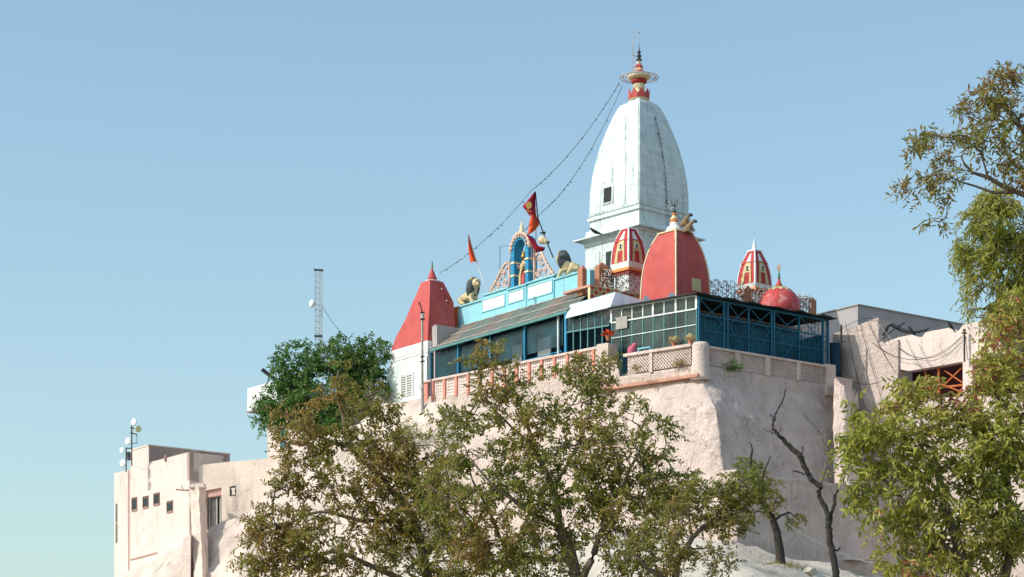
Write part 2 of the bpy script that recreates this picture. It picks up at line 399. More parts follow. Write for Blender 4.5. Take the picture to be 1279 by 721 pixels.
# ------------------------------------------------------------------ terrace: floor, lattice balustrade
def lattice_panel(pl, t0, t1, z0, z1, off, parent, cell=.15, wd=.042):
    mb = MB(); W = t1-t0; H = z1-z0; k = -H
    def clip(a0):
        # line x = a0 + z (slope +1) ; returns for both slopes
        xa, za = a0, 0
        xb, zb_ = a0+H, H
        if xa < 0: za = -xa; xa = 0
        if xb > W: zb_ = H-(xb-W); xb = W
        return xa, za, xb, zb_
    while k < W:
        xa, za, xb, zb_ = clip(k)
        if zb_-za > .03:
            mb.bar(pl.p(t0+xa, off, z0+za), pl.p(t0+xb, off, z0+zb_), wd, .05, up=(pl.n.x, pl.n.y, 0))
            mb.bar(pl.p(t1-xa, off-.012, z0+za), pl.p(t1-xb, off-.012, z0+zb_), wd, .05, up=(pl.n.x, pl.n.y, 0))
        k += cell
    fr = .03
    return mb.build('lattice_panel', 'pinkrough', parent)
br = thing('lattice_balustrade', tuple(PR.p(3, 0, 19.8)), 'pink plaster balustrade of diamond lattice panels along the shaded right terrace edge', 'balustrade')
zr = PR.z(884, 432.5); zl = 19.84
mb = MB(); tR0, tR1 = PR.t(884), PR.t(1041)
PR.box(mb, tR0, tR1, zr-.09, zr, -.14, .10); mb.build('top_rail', 'pinkrough', br)
piers = [(917, 923.5), (955, 961), (994, 998.5)]
for a, b in piers:
    mb = MB(); PR.box(mb, PR.t(a), PR.t(b), zl-.05, zr-.09, -.12, .07); mb.build('pier', 'pinkrough', br)
for a, b in ((884, 917), (923.5, 955), (961, 994), (998.5, 1030)):
    lattice_panel(PR, PR.t(a), PR.t(b), zl, zr-.09, -.02, br)
mb = MB(); PR.box(mb, PR.t(1030), PR.t(1041), zl-.5, zr+.05, -.5, .14); mb.build('end_pier', 'pinkrough', br)
bl = thing('lattice_balustrade', tuple(PL.p(2.4, 0, 19.8)), 'sunlit pink balustrade of diamond lattice left of the rounded corner pillar', 'balustrade')
zr2 = PL.z(864, 429.5)
mb = MB(); PL.box(mb, PL.t(864), PL.t(780), zr2-.12, zr2, -.14, .10); mb.build('top_rail', 'pinkrough', bl)
for a, b in ((863, 815.5), (812, 784)): lattice_panel(PL, PL.t(a), PL.t(b), zl+.05, zr2-.12, -.02, bl)
mb = MB(); PL.box(mb, PL.t(815.5), PL.t(812), zl-.05, zr2-.12, -.12, .07); mb.build('pier', 'pinkrough', bl)
# rounded corner pillar
mb = MB(); c = PR.o; rs = []
for i in range(14):
    z = 19.2+i*(zr2+.03-19.2)/13; rr = .36+.03*max(0, 6-i)*.35
    if i == 13: rr = .30
    rs.append([Vector((c.x+.02+math.cos(a)*rr*(1+.05*fbm(Vector((math.cos(a), math.sin(a), z*2)))), c.y+.22+math.sin(a)*rr, z)) for a in [2*math.pi*k/20 for k in range(20)]])
mb.rings(rs); mb.build('corner_pillar', 'pinkrough', loc=(c.x, c.y, 19.2), smooth=True, label='rounded plaster pillar where the two lattice balustrades meet', cat='pillar')
# left balustrade with salmon posts
b3 = thing('pierced_balustrade', tuple(PLL.p(5, 0, 20.5)), 'pink balustrade with salmon posts and pierced panels below the tin roofed verandah', 'balustrade')
z3 = PLL.z(529, 476.5); z3b = PLL.z(529, 500)
mb = MB(); PLL.box(mb, PLL.t(764), PLL.t(529), z3-.10, z3, -.16, .12); mb.build('top_rail', 'pinkrough', b3)
mb = MB(); PLL.box(mb, PLL.t(764), PLL.t(528), 18.6, z3b, -.6, .05); mb.build('base', 'pink', b3)
t = PLL.t(540.5); tend = PLL.t(745); dt = .78
k = 0
while t > tend:
    mb = MB(); PLL.box(mb, t-.14, t, z3b-.12, z3-.10, -.10, .10); mb.build('post', 'salmon', b3)
    # pierced panel: slab with holes as a small grid of bars
    mb = MB(); a0, a1 = t-dt+.0, t-.14
    W = a1-a0; n = 3
    PLL.box(mb, a0, a0+W*.18, z3b, z3-.10, -.07, .02); PLL.box(mb, a1-W*.18, a1, z3b, z3-.10, -.07, .02)
    hh = (z3-.10-z3b)
    for r_ in range(6): PLL.box(mb, a0+W*.18, a1-W*.18, z3b+hh*r_/5.6, z3b+hh*(r_/5.6+.09), -.065, .015)
    for c_ in range(3): PLL.box(mb, a0+W*(.30+.20*c_-.045), a0+W*(.30+.20*c_+.045), z3b, z3-.10, -.06, .01)
    mb.build('pierced_panel', 'housepink', b3); t -= dt; k += 1
mb = MB(); PLL.box(mb, t-.05, PLL.t(764), z3b, z3-.1, -.1, .03); mb.build('end_panel', 'housepink', b3) if t > PLL.t(764) else None
mb = MB(); PLL.box(mb, PLL.t(535), PLL.t(529), z3b-.1, z3, -.1, .06); mb.build('end_post', 'salmon', b3)
# square pier at the step of the balustrade
mb = MB(); pz = PL.z(757, 429.5)
q = PL.t(762); PL.box(mb, q, q+.62, 19.0, pz, -.55, .14); mb.build('balustrade_pier', 'pinkrough', loc=tuple(PL.p(q, 0, 19)), label='square pink pier where the balustrade steps up at the glazed gallery', cat='pillar')
# terrace floor
fl = MB()
fz = 20.0
fl.prism([Vector((x, y, fz)) for x, y in [tuple(PR.p(.2, -.15, 0))[:2], tuple(PR.p(8.2, -.15, 0))[:2], tuple(PR.p(8.2, -9, 0))[:2], tuple(PLL.p(18, -7, 0))[:2], tuple(PLL.p(11.5, -.2, 0))[:2], tuple(PLL.p(0, -.2, 0))[:2]]], (0, 0, -.3))
fl.build('terrace_floor', 'concrete', kind='structure')

# ------------------------------------------------------------------ temple hall mass (walls behind verandah and gallery, flat roof)
hall = thing('temple_hall', (3, 108, 20), 'dark walled flat roofed temple hall behind the verandah, gallery and cage', 'building')
mb = MB(); zroof = 22.95
mb.prism([PR.p(1.5, -3.4, 19.9), PR.p(8.9, -3.4, 19.9), PR.p(8.9, -11, 19.9), Vector((-2, 121, 19.9)), VL.p(9.5, -2.15, 19.9), VL.p(-.2, -2.15, 19.9)], (0, 0, zroof-19.9))
mb.build('wall', 'darkblue', hall)
mb = MB(); mb.prism([Vector(p) for p in [PR.p(1.2, -3.35, zroof+.003), PR.p(9.0, -3.35, zroof+.003), PR.p(9.0, -11.2, zroof+.003), Vector((-2, 121.2, zroof+.003)), VL.p(9.6, -1.95, zroof+.003), VL.p(-.2, -2.0, zroof+.003)]], (0, 0, .12)); mb.build('roof', 'concrete', hall)

# ------------------------------------------------------------------ blue cage on the right side of the terrace
cg = thing('steel_cage', tuple(CG.p(3.5, 0, 20)), 'teal steel cage with crossed braces under a black sheet roof at the terrace corner', 'cage')
zc0 = fz; zc1 = CG.z(873, 370); t1 = CG.t(1034)
posts = [872.8, 904, 908.5, 935, 963.5, 966.5, 998, 1027.5, 1033.5]
for px in posts:
    mb = MB(); a = CG.t(px); wd = .085 if px not in (935, 998) else .06
    CG.box(mb, a, a+wd, zc0, zc1, -.08, 0); mb.build('post', 'teal', cg)
zm1 = CG.z(873, 393); zm2 = CG.z(873, 412)
for z, h in ((zc1-.09, .09), (zm1, .05), (zm2, .035), (zc0+.25, .05)):
    mb = MB(); CG.box(mb, .09, t1-.003, z, z+h, -.055, -.015); mb.build('rail', 'teal', cg)
bays = [(872.8, 904), (908.5, 935), (935, 963.5), (966.5, 998), (998, 1027.5)]
for a, b in bays:
    ta, tb = CG.t(a)+.09, CG.t(b)
    mb = MB(); mb.bar(CG.p(ta, -.03, zc1-.1), CG.p(tb, -.03, zm1-.25), .03, .02, up=(.6, -.8, 0)); mb.build('brace', 'teal', cg)
    mb = MB(); mb.bar(CG.p(tb, -.045, zc1-.1), CG.p(ta, -.045, zm1-.25), .03, .02, up=(.6, -.8, 0)); mb.build('brace', 'teal', cg)
    mb = MB(); mb.bar(CG.p(ta, -.03, zm1-.1), CG.p(tb, -.03, zc0+.3), .025, .02, up=(.6, -.8, 0)); mb.bar(CG.p(tb, -.04, zm1-.1), CG.p(ta, -.04, zc0+.3), .025, .02, up=(.6, -.8, 0)); mb.build('brace', 'teal', cg)
    n = max(4, int((tb-ta)/.125)); mb = MB()
    for i in range(1, n):
        x = ta+(tb-ta)*i/n; mb.tube([CG.p(x, -.035, zc0+.05), CG.p(x, -.035, zm1+.02)], .011, 4)
    mb.build('bars', 'teal', cg)
mb = MB(); mb.add([CG.p(.1, -.12, zc0), CG.p(t1, -.12, zc0), CG.p(t1, -.12, zc1-.9), CG.p(.1, -.12, zc1-.9)], [(0, 1, 2, 3)]); mb.build('netting', 'net', cg)
# end side of the cage
mb = MB(); e0, e1 = CG.p(t1+.05, 0, 0), CG.p(t1+.05, -2.8, 0)
for i in range(14):
    q = CG.p(t1+.05, -2.8*i/13, zc0); mb.tube([q, q+Vector((0, 0, zc1-zc0))], .014, 4)
mb.build('side_bars', 'teal', cg)
mb = MB(); mb.hexa([CG.p(t1+.01, -.35, zc0), CG.p(t1+.03, -.35, zc0), CG.p(t1+.03, -3.0, zc0), CG.p(t1+.01, -3.0, zc0)], [CG.p(t1+.01, -.35, zc1-.6), CG.p(t1+.03, -.35, zc1-.6), CG.p(t1+.03, -3.0, zc1-.6), CG.p(t1+.01, -3.0, zc1-.6)]); mb.build('darkening_sheet', 'darkblue', cg)  # dark sheet added so the cage end looks dark inside
# black roof, slightly sagging with ragged edge
rnd = random.Random(5)
mb = MB(); n = 40; f0, f1, b0, b1 = [], [], [], []
for i in range(n+1):
    x = -.25+(t1+.55)*i/n; sag = .03*math.sin(i*.9)+rnd.uniform(-.015, .015)
    zz = zc1+.02+sag
    f0.append(CG.p(x, .28+rnd.uniform(-.05, .03), zz)); f1.append(CG.p(x, .27, zz+.05)); b0.append(CG.p(x, -3.3, zz+.22)); b1.append(CG.p(x, -3.3, zz+.27))
grid(mb, [b0, f0, f1, b1]); mb.build('roof_sheet', 'black', cg)

# ------------------------------------------------------------------ glazed gallery between cage and verandah
gg = thing('glazed_gallery', tuple(GL.p(3, 0, 20)), 'gallery glazed with dusty green panes in white frames above the sunlit lattice', 'gallery')
zg1 = GL.z(871, 369); zgA = GL.z(871, 385.6); zgB = GL.z(870, 406); zg0 = 20.02
tm = [764.5, 777, 790, 803.5, 816.5, 830, 845, 857.5, 870.5]
for i, px in enumerate(tm):
    wd = .09 if i in (0, 4, 6, 8) else .045
    a = GL.t(px); mb = MB(); GL.box(mb, a, a+wd, zgA, zg1, -.06, .01); mb.build('mullion', 'white' if i else 'awning', gg)
    mb = MB(); GL.box(mb, a+.01, a+.05, zg0, zgA, -.06, 0); mb.build('mullion', 'tintrim', gg)
ta, tb = GL.t(870.5), GL.t(764.5)
for nm, z, h, mt in (('transom', zgA-.025, .055, 'white'), ('rail', zgB, .035, 'awning'), ('top_frame', zg1-.02, .07, 'awning')):
    mb = MB(); GL.box(mb, ta+.05, tb, z, z+h, -.045, .018); mb.build(nm, mt, gg)
for a, b in zip(tm, tm[1:]):
    x0, x1 = GL.t(b)+.07, GL.t(a)-.003
    mb = MB(); GL.box(mb, x0, x1, zgA+.03, zg1-.02, -.035, -.025); mb.build('pane', 'glass', gg)
    mb = MB(); GL.box(mb, x0-.03, x1, zg0+.9, zgB-.003, -.035, -.025); mb.build('pane', 'glass', gg)
    mb = MB(); GL.box(mb, x0-.03, x1, zgB+.035, zgA-.025, -.035, -.025); mb.build('pane', 'glass', gg)
# left half of gallery, blue tinted
tl0, tl1 = GL.t(763.5)+.1, GL.t(707)
zh1 = GL.z(763, 385); zhA = GL.z(763, 407)
mb = MB(); GL.box(mb, tl0, tl1, zhA, zhA+.06, -.045, .02); mb.build('rail', 'tintrim', gg)
NP = 6
for i in range(NP):
    a = tl0+(tl1-tl0)*i/NP; b = tl0+(tl1-tl0)*(i+1)/NP
    mb = MB(); GL.box(mb, a+.02, b-.02, zhA+.063, zh1, -.035, -.025); mb.build('pane', 'glassblue', gg)
    mb = MB(); GL.box(mb, b-.02, b+.02, 20.3, zh1, -.04, .0); mb.build('mullion', 'tintrim', gg)
mb = MB(); GL.box(mb, tl1-.03, tl1+.08, 20, zh1+.1, -.07, .03); mb.build('post', 'blue', gg)
# sheet roof over the right half, with a black edge
mb = MB(); mb.hexa([GL.p(-.1, .22, zg1+.03), GL.p(tb+.1, .22, zg1+.03), GL.p(tb+.1, -1.6, zg1+.18), GL.p(-.1, -1.6, zg1+.18)], [GL.p(-.1, .22, zg1+.075), GL.p(tb+.1, .22, zg1+.075), GL.p(tb+.1, -1.6, zg1+.225), GL.p(-.1, -1.6, zg1+.225)]); mb.build('roof_sheet', 'black', gg)
# pale awning
aw = thing('sloping_awning', tuple(GL.p(tl0, 0, zh1)), 'pale blue white sheet awning sloping over the left half of the gallery', 'awning')
za, zb_ = GL.z(762, 383, .25), GL.z(768, 365.5, -.55)
ps = [GL.at(762.5, 383.5, .25), GL.at(706, 398, .25), GL.at(712, 381, -.55), GL.at(769, 365.5, -.55)]
mb = MB(); mb.prism(ps, (.02, .03, .045)); mb.build('sheet', 'awning', aw)
q1, q2 = ps[0], ps[3]; e1 = q1+Vector((.8, .6, 0))*1.0; e2 = q2+Vector((.8, .6, 0))*1.7+Vector((0, 0, -.15))
mb = MB(); mb.prism([q2+Vector((0,0,.04)), e2, e2+Vector((-.3, -.2, -.42)), q1+Vector((0, 0, .02))], (.03, .05, 0)); mb.build('end_sheet', 'awning', aw)
mb = MB(); mb.prism([ps[3]+Vector((0, 0, .02)), ps[2]+Vector((0, 0, .04)), ps[2]+Vector((.5, .4, -.25)), ps[3]+Vector((.6, .45, -.3))], (0, 0, -.03)); mb.build('top_sheet', 'tin', aw)

# ------------------------------------------------------------------ tin roofed verandah
vr = thing('verandah', tuple(VL.p(5, 0, 20.5)), 'blue verandah under a long corrugated grey green tin roof', 'verandah')
ze = VL.z(704, 391); tv0, tv1 = VL.t(706, .1), VL.t(536, .1)
zt = VL.z(706, 369, -1.9)
ns = 7
rnd = random.Random(2)
for s in range(ns):
    a = tv0+(tv1-tv0)*s/ns; b = tv0+(tv1-tv0)*(s+1)/ns
    mb = MB(); lo, hi = [], []; n = int((b-a)/.022)
    for i in range(n+1):
        x = a+(b-a+.04)*i/n; c = .018*math.sin(x*2*math.pi/.13)
        f = (x-tv0)/(tv1-tv0)
        lo.append(VL.p(x-.15, .12, ze+c+.02+s % 2*.006)); hi.append(VL.p(x, -1.95, zt+c+.02+s % 2*.006))
    mid = [(p+q)/2 for p, q in zip(lo, hi)]
    grid(mb, [lo, mid, hi]); grid(mb, [[p-Vector((0, 0, .012)) for p in lo], [p-Vector((0, 0, .012)) for p in hi]])
    mb.build('roof_sheet', 'tinbrown' if s in (1, 4, 6) else 'tin', vr)
for k in (.06, .5, .93):    # cross battens on the sheets
    mb = MB(); p0 = VL.p(tv0-.1, .12-2.07*k, ze+(zt-ze)*k+.055); p1 = VL.p(tv1+.02, .12-2.07*k, ze+(zt-ze)*k+.055); mb.bar(p0, p1, .05, .025); mb.build('batten', 'metal', vr)
for s in range(1, 12):
    x = tv0+(tv1-tv0)*s/12; mb = MB(); mb.bar(VL.p(x-.13, .13, ze+.05), VL.p(x, -1.95, zt+.05), .02, .02); mb.build('seam', 'metal', vr)
# scalloped trim
mb = MB(); n = int((tv1-tv0)/.11)
for i in range(n):
    a = tv0-.15+i*.11; mb.prism([VL.p(a, .135, ze+.03), VL.p(a+.108, .135, ze+.03), VL.p(a+.108, .135, ze-.04), VL.p(a+.054, .135, ze-.11), VL.p(a, .135, ze-.04)], (.012, .009, 0))
mb.build('scalloped_trim', 'tintrim', vr)
zf = 20.9
mb = MB(); VL.box(mb, tv0, tv1-.1, 19.6, zf, -1.9, -.12); mb.build('plinth', 'blue', vr)
for px in (697, 655, 612, 572, 538):
    mb = MB(); a = VL.t(px, -.1); VL.box(mb, a-.04, a+.04, zf, ze-.05, -.16, -.08); mb.build('post', 'awning' if px == 697 else 'blue', vr)
a0, a1 = VL.t(701, -.1), VL.t(537, -.1)
for z in (zf+.12, zf+.42, zf+.72):
    mb = MB(); VL.box(mb, a0, a1, z, z+.035, -.14, -.105); mb.build('rail', 'blue', vr)
n = int((a1-a0)/.42); mb = MB()
for i in range(n):
    x = a0+i*.42; VL.box(mb, x, x+.03, zf, zf+.72, -.135, -.11)
    if i % 3 == 1:
        mb.bar(VL.p(x, -.12, zf+.05), VL.p(x+.4, -.12, zf+.7), .022, .02); mb.bar(VL.p(x+.4, -.125, zf+.05), VL.p(x, -.125, zf+.7), .022, .02)
mb.build('railing_bars', 'blue', vr)
# infill: blue boards low, dusty netting above
mb = MB(); VL.box(mb, VL.t(625), a1, zf, zf+.75, -.24, -.2); mb.build('boarding', 'blue', vr)
mb = MB(); VL.box(mb, a0, a1, zf+1.0, ze-.1, -.2, -.19); mb.build('netting', 'glassblue', vr)
for px0, px1 in ((672, 688), (640, 652)):   # curtains / doors inside
    mb = MB(); VL.box(mb, VL.t(px1, -.6), VL.t(px0, -.6), zf+.3, zf+1.7, -.62, -.58); mb.build('curtain', 'white', vr)
mb = MB(); VL.box(mb, tv0, tv1, zf-.3, zt-.2, -2.1, -1.98); mb.build('back_wall', 'darkblue', vr)
mb = MB(); VL.box(mb, tv1-.12, tv1-.02, 20, zt-.2, -1.98, -.16); mb.build('end_wall', 'greyplaster', vr)

# wall inside the gallery: floor clutter appears behind the glass
# ------------------------------------------------------------------ sky blue roof parapet
BP = Plane(691, 107.6, LL, NL)
BP.o = (VL.p(0, -2.05, 0)).to_2d(); 
pp = thing('roof_parapet', tuple(BP.p(5, 0, zt)), 'sky blue roof parapet with blank white panels above the tin roof', 'parapet')
zb0 = zt-.25
def seg(pxa, pya, pxb, off=0, depth=.35, name='wall', m='skyblue', zbot=None):
    z1 = BP.z(pxa, pya, off); mb = MB(); BP.box(mb, BP.t(pxb, off), BP.t(pxa, off), zb0 if zbot is None else zbot, z1, off-depth, off); return mb.build(name, m, pp), z1
seg(572, 385, 602); s1 = seg(602, 370.5, 633, .06)[1]; s1b = seg(633, 363.5, 657, .10)[1]; s2 = seg(657, 355.5, 691.5, .06)[1]; seg(691.5, 350.5, 737, 0)
def cop(pxa, pya, pxb, off):
    z1 = BP.z(pxa, pya, off); mb = MB(); BP.box(mb, BP.t(pxb, off+.07)-.03, BP.t(pxa, off+.07)+.03, z1, z1+.07, off-.42, off+.07); mb.build('coping', 'skyblue', pp); return z1+.07
zc_a = cop(572, 385, 602, 0); zc_b = cop(602.5, 370.5, 633, .06); zc_c = cop(633.5, 363.5, 656.5, .10); zc_d = cop(657.5, 355.5, 691.5, .06); zc_e = cop(692, 350.5, 721, 0)
def wpanel(pa, pb, ya, yb, off):
    z1, z0 = BP.z(pa, ya, off), BP.z(pa, yb, off)
    mb = MB(); BP.box(mb, BP.t(pb, off), BP.t(pa, off), z0, z1, off-.03, off+.012); o = mb.build('white_panel', 'white', pp)
    mb = MB(); t0_, t1_ = BP.t(pb, off), BP.t(pa, off)
    for a, b, c, d in ((t0_-.05, t1_+.05, z1, z1+.05), (t0_-.05, t1_+.05, z0-.05, z0), (t0_-.05, t0_, z0, z1), (t1_, t1_+.05, z0, z1)): BP.box(mb, a, b, c, d, off-.02, off+.04)
    mb.build('panel_frame', 'skyblue', pp)
wpanel(603, 630.5, 376, 389.5, .06); wpanel(635.5, 654, 366.5, 379, .10); wpanel(660, 689.5, 359, 373.5, .06)
# terracotta slab and the checkered parapet turning the corner
ck = thing('checkered_parapet', tuple(BP.p(-1.2, 0, zt)), 'low parapet painted in green and dark red checks beside the striped spire', 'parapet')
CK = Plane(737, 105.6, RR, NR)
z1 = CK.z(737, 355.5); z0 = CK.z(737, 373); tk = CK.t(806)
mb = MB(); CK.box(mb, 0, tk, z0-.6, z1, -.15, 0); mb.build('wall', 'cream', ck)
n = 14; dz = (z1-z0)/3.2; mg, mr = MB(), MB()
for i in range(n):
    for j in range(3):
        x0 = tk*i/n+.02; x1 = tk*(i+1)/n-.015; a = z0+.03+j*dz; b = a+dz-.03
        CK.box(mr if (i+j) % 2 == 0 else mg, x0, x1, a, b, -.02, .006)
mr.build('red_tiles', 'darkred', ck); mg.build('green_tiles', mat('olive_tile', (.30, .34, .12), .7), ck)
mb = MB(); mb.hexa([CK.p(-.03, -1.9, z1-.09), CK.p(-.03, .03, z1-.09), CK.p(.3, .03, z1-.09), CK.p(.3, -1.9, z1-.09)], [CK.p(-.03, -1.9, z1+.004), CK.p(-.03, .03, z1+.004), CK.p(.3, .03, z1+.004), CK.p(.3, -1.9, z1+.004)]); mb.build('edge_slab', 'orangeband', ck)
# ------------------------------------------------------------------ curved four-sided spires
LT, RT = Vector((-.67, .742)), Vector((.742, .67))
class Spire:
    """square plan turned to the camera like the photograph's towers: centre c (2D), half width h(z) by table"""
    def __init__(s, pxc, Y, table, pyscale=True):
        s.c = Vector(((pxc-CX)*Y/FPX, Y)); s.Y = Y
        s.tab = sorted([((HOR-py)*Y/FPX, hw*Y/FPX/1.412) for py, hw in table])
    def h(s, z):
        T = s.tab
        if z <= T[0][0]: return T[0][1]
        for a, b in zip(T, T[1:]):
            if z <= b[0]: return a[1]+(b[1]-a[1])*(z-a[0])/max(1e-6, b[0]-a[0])
        return T[-1][1]
    def z(s, py): return (HOR-py)*s.Y/FPX
    def pt(s, u, v, z, k=1): # u along LT, v along RT in units of half width; front corner is (-1,-1)
        q = s.c+LT*u*s.h(z)*k+RT*v*s.h(z)*k; return Vector((q.x, q.y, z))
    def body(s, mb, z0, z1, n=1, grow=0, sub=1):
        rs = []
        for i in range(n+1):
            z = z0+(z1-z0)*i/n; h = s.h(z)+grow; r = []
            for (a, b), (c, d) in zip([(-1, -1), (-1, 1), (1, 1), (1, -1)], [(-1, 1), (1, 1), (1, -1), (-1, -1)]):
                for k in range(sub):
                    f = k/sub; q = s.c+LT*(a+(c-a)*f)*h+RT*(b+(d-b)*f)*h; r.append(Vector((q.x, q.y, z)))
            rs.append(r)
        return mb.rings(rs)
    def slab(s, mb, z0, z1, h0, h1=None):
        h1 = h1 or h0; rs = []
        for z, h in ((z0, h0), (z1, h1)): rs.append([Vector((*(s.c+LT*a*h+RT*b*h), z)) for a, b in [(-1, -1), (-1, 1), (1, 1), (1, -1)]])
        return mb.rings(rs)
    def face(s, f, u, z, off=0, ab=None):
        """f='L': sunlit left face (normal -RT), u=-1 front corner ..1 ; f='R': right face (normal -LT)"""
        h = s.h(z); uu = u*h if ab is None else -h+ab
        if f == 'L': q = s.c-RT*(h+off)+LT*uu
        elif f == 'R': q = s.c-LT*(h+off)+RT*uu
        elif f == 'BL': q = s.c+LT*(h+off)+RT*uu
        else: q = s.c+RT*(h+off)+LT*uu
        return Vector((q.x, q.y, z))
    def patch(s, mb, f, z0, z1, ua, ub, off=.025, n=6):
        """raised patch; ua, ub = functions of 0..1 giving u limits"""
        A, B, C, D = [], [], [], []
        for i in range(n+1):
            g = i/n; z = z0+(z1-z0)*g
            A.append(s.face(f, ua(g), z, -.01)); B.append(s.face(f, ua(g), z, off)); C.append(s.face(f, ub(g), z, off)); D.append(s.face(f, ub(g), z, -.01))
        k = len(mb.v); vs = A+B+C+D; m = n+1; fs = []
        for i in range(n):
            for a in range(3): fs.append((a*m+i, a*m+i+1, (a+1)*m+i+1, (a+1)*m+i))
        fs += [(0, m, 2*m, 3*m), (m-1, 2*m-1, 3*m-1, 4*m-1)]
        return mb.add(vs, fs)
    def edge(s, mb, r, z0, z1, cor=((-1, -1),), n=16):
        for a, b in cor: mb.tube([s.pt(a, b, z0+(z1-z0)*i/n) for i in range(n+1)], r, 6)
        return mb
ALLC = ((-1, -1), (-1, 1), (1, 1), (1, -1))
# ---- main tower
T = Spire(798.2, 112, [(128, 15), (131, 23), (146, 32), (166, 41), (185, 48.5), (205, 54.3), (224, 58.2), (243, 60.4), (259, 61), (275, 60.5), (300, 60.5)])
tw = thing('temple_tower', (T.c.x, T.c.y, 22), 'tall white marble temple tower with a curved tapering spire and ringed golden finial', 'tower')
ztop = T.z(125.5)
mb = MB(); T.body(mb, T.z(268), T.z(128), 36, 0, 8); mb.build('spire', 'tower', tw, smooth=False)
mb = MB(); T.slab(mb, T.z(128)-.02, ztop+.02, 15.5*112/FPX/1.412, 11.5*112/FPX/1.412); mb.build('top_slab', 'tower', tw)
U = 112/FPX/1.412
def ledge(py0, py1, hw0, hw1, name='moulding'):
    mb = MB(); T.slab(mb, T.z(py0), T.z(py1), hw0*U, hw1*U); return mb.build(name, 'tower', tw)
ledge(270.5, 267.9, 62.5, 63.5); ledge(273, 270.6, 61, 61); ledge(276.5, 273.1, 64.5, 64.5); ledge(288, 276.6, 61.5, 61); ledge(289.5, 288.1, 63, 62)
ledge(296.5, 289.6, 67, 66, 'base_wall')
ledge(299.8, 296.6, 80, 68, 'cornice'); ledge(301.6, 299.9, 82.5, 82.5, 'cornice'); ledge(305, 301.7, 70, 76, 'moulding'); ledge(309, 305.1, 68.5, 69.5, 'moulding')
mb = MB(); T.slab(mb, 22.7, T.z(309.1), 67*U); mb.build('base_wall', 'tower', tw)
# raised vertical ribs on each face, following the curve
for f in ('L', 'R', 'BL', 'BR'):
    for ab, wd, pt_, o in ((.0, .44, 129, .045), (.86, .10, 150, .03)):
        for mirror in (False,):
            mb = MB(); A, B, C, D = [], [], [], []; n = 26; za, zb_ = T.z(267.8), T.z(pt_)
            for i in range(n+1):
                z = za+(zb_-za)*i/n; h = T.h(z)
                a0, a1 = min(ab, h*.98), min(ab+wd, h)
                if mirror: a0, a1 = 2*h-a0, 2*h-a1
                if mirror and ab == 0 and False: pass
                A.append(T.face(f, 0, z, -.02, a0)); B.append(T.face(f, 0, z, o, a0)); C.append(T.face(f, 0, z, o, a1)); D.append(T.face(f, 0, z, -.02, a1))
            m = n+1; fs = []
            for i in range(n):
                for a in range(3): fs.append((a*m+i, a*m+i+1, (a+1)*m+i+1, (a+1)*m+i))
            fs += [(0, m, 2*m, 3*m), (m-1, 2*m-1, 3*m-1, 4*m-1)]
            mb.add(A+B+C+D, fs); mb.build('rib', 'tower', tw)
# little window in the sunlit face
def facebox(mb, f, u0, u1, z0, z1, o0, o1):
    return mb.hexa([T.face(f, u0, z0, o0), T.face(f, u1, z0, o0), T.face(f, u1, z0, o1), T.face(f, u0, z0, o1)], [T.face(f, u0, z1, o0), T.face(f, u1, z1, o0), T.face(f, u1, z1, o1), T.face(f, u0, z1, o1)])
mb = MB(); facebox(mb, 'L', .10, .42, T.z(258.5), T.z(240), -.05, .022); wn = mb.build('window', 'black', tw)
mb = MB(); facebox(mb, 'L', .42, .48, T.z(260), T.z(238.5), -.03, .05); facebox(mb, 'L', .04, .10, T.z(260), T.z(238.5), -.03, .05); facebox(mb, 'L', .1, .42, T.z(240), T.z(238.5), -.03, .05); facebox(mb, 'L', .1, .42, T.z(260), T.z(258.5), -.03, .05); mb.build('frame', 'tower', wn)
# base wall door
DT = Plane(757, 110.4, tuple(LT), (-RT.x, -RT.y)); hB = 67*U
def fb(mb, f, u0, u1, z0, z1, o0, o1, h):
    def F(u, z, o):
        q = (T.c-RT*(h+o)+LT*u*h) if f == 'L' else (T.c-LT*(h+o)+RT*u*h)
        return Vector((q.x, q.y, z))
    return mb.hexa([F(u0, z0, o0), F(u1, z0, o0), F(u1, z0, o1), F(u0, z0, o1)], [F(u0, z1, o0), F(u1, z1, o0), F(u1, z1, o1), F(u0, z1, o1)])
mb = MB(); fb(mb, 'L', -.08, .22, 23, T.z(321), -.02, .012, hB); mb.build('door', 'darkwall', tw)
mb = MB(); fb(mb, 'L', .45, .95, 23.6, T.z(318), -.02, .03, hB); mb.build('wall_panel', 'tower', tw)
# finial
fc = (T.c.x, T.c.y, 0); k = 112/FPX
def fz_(py): return (HOR-py)*k
mb = MB(); mb.lathe(fc, [(11.5*k, fz_(126)), (12.5*k, fz_(124)), (12*k, fz_(121.5)), (10.5*k, fz_(119)), (8*k, fz_(116)), (7*k, fz_(112)), (7.5*k, fz_(108)), (6.5*k, fz_(105)), (9*k, fz_(103))], 20); mb.build('finial_base', 'cream', tw, smooth=True)
mb = MB()
for i in range(9):      # red lotus petals
    a = 2*math.pi*i/9; d = Vector((math.cos(a), math.sin(a), 0)); s_ = Vector((-d.y, d.x, 0)); c0 = Vector(fc)
    pts = [c0+d*12.6*k+s_*4.2*k+Vector((0, 0, fz_(124.5))), c0+d*12.9*k+s_*4.0*k+Vector((0, 0, fz_(119))), c0+d*13.6*k+s_*1.2*k+Vector((0, 0, fz_(114.5))), c0+d*14*k+Vector((0, 0, fz_(112.5))), c0+d*13.6*k-s_*1.2*k+Vector((0, 0, fz_(114.5))), c0+d*12.9*k-s_*4.0*k+Vector((0, 0, fz_(119))), c0+d*12.6*k-s_*4.2*k+Vector((0, 0, fz_(124.5)))]
    mb.prism(pts, tuple(-d*.03))
mb.build('lotus_petals', 'red', tw)
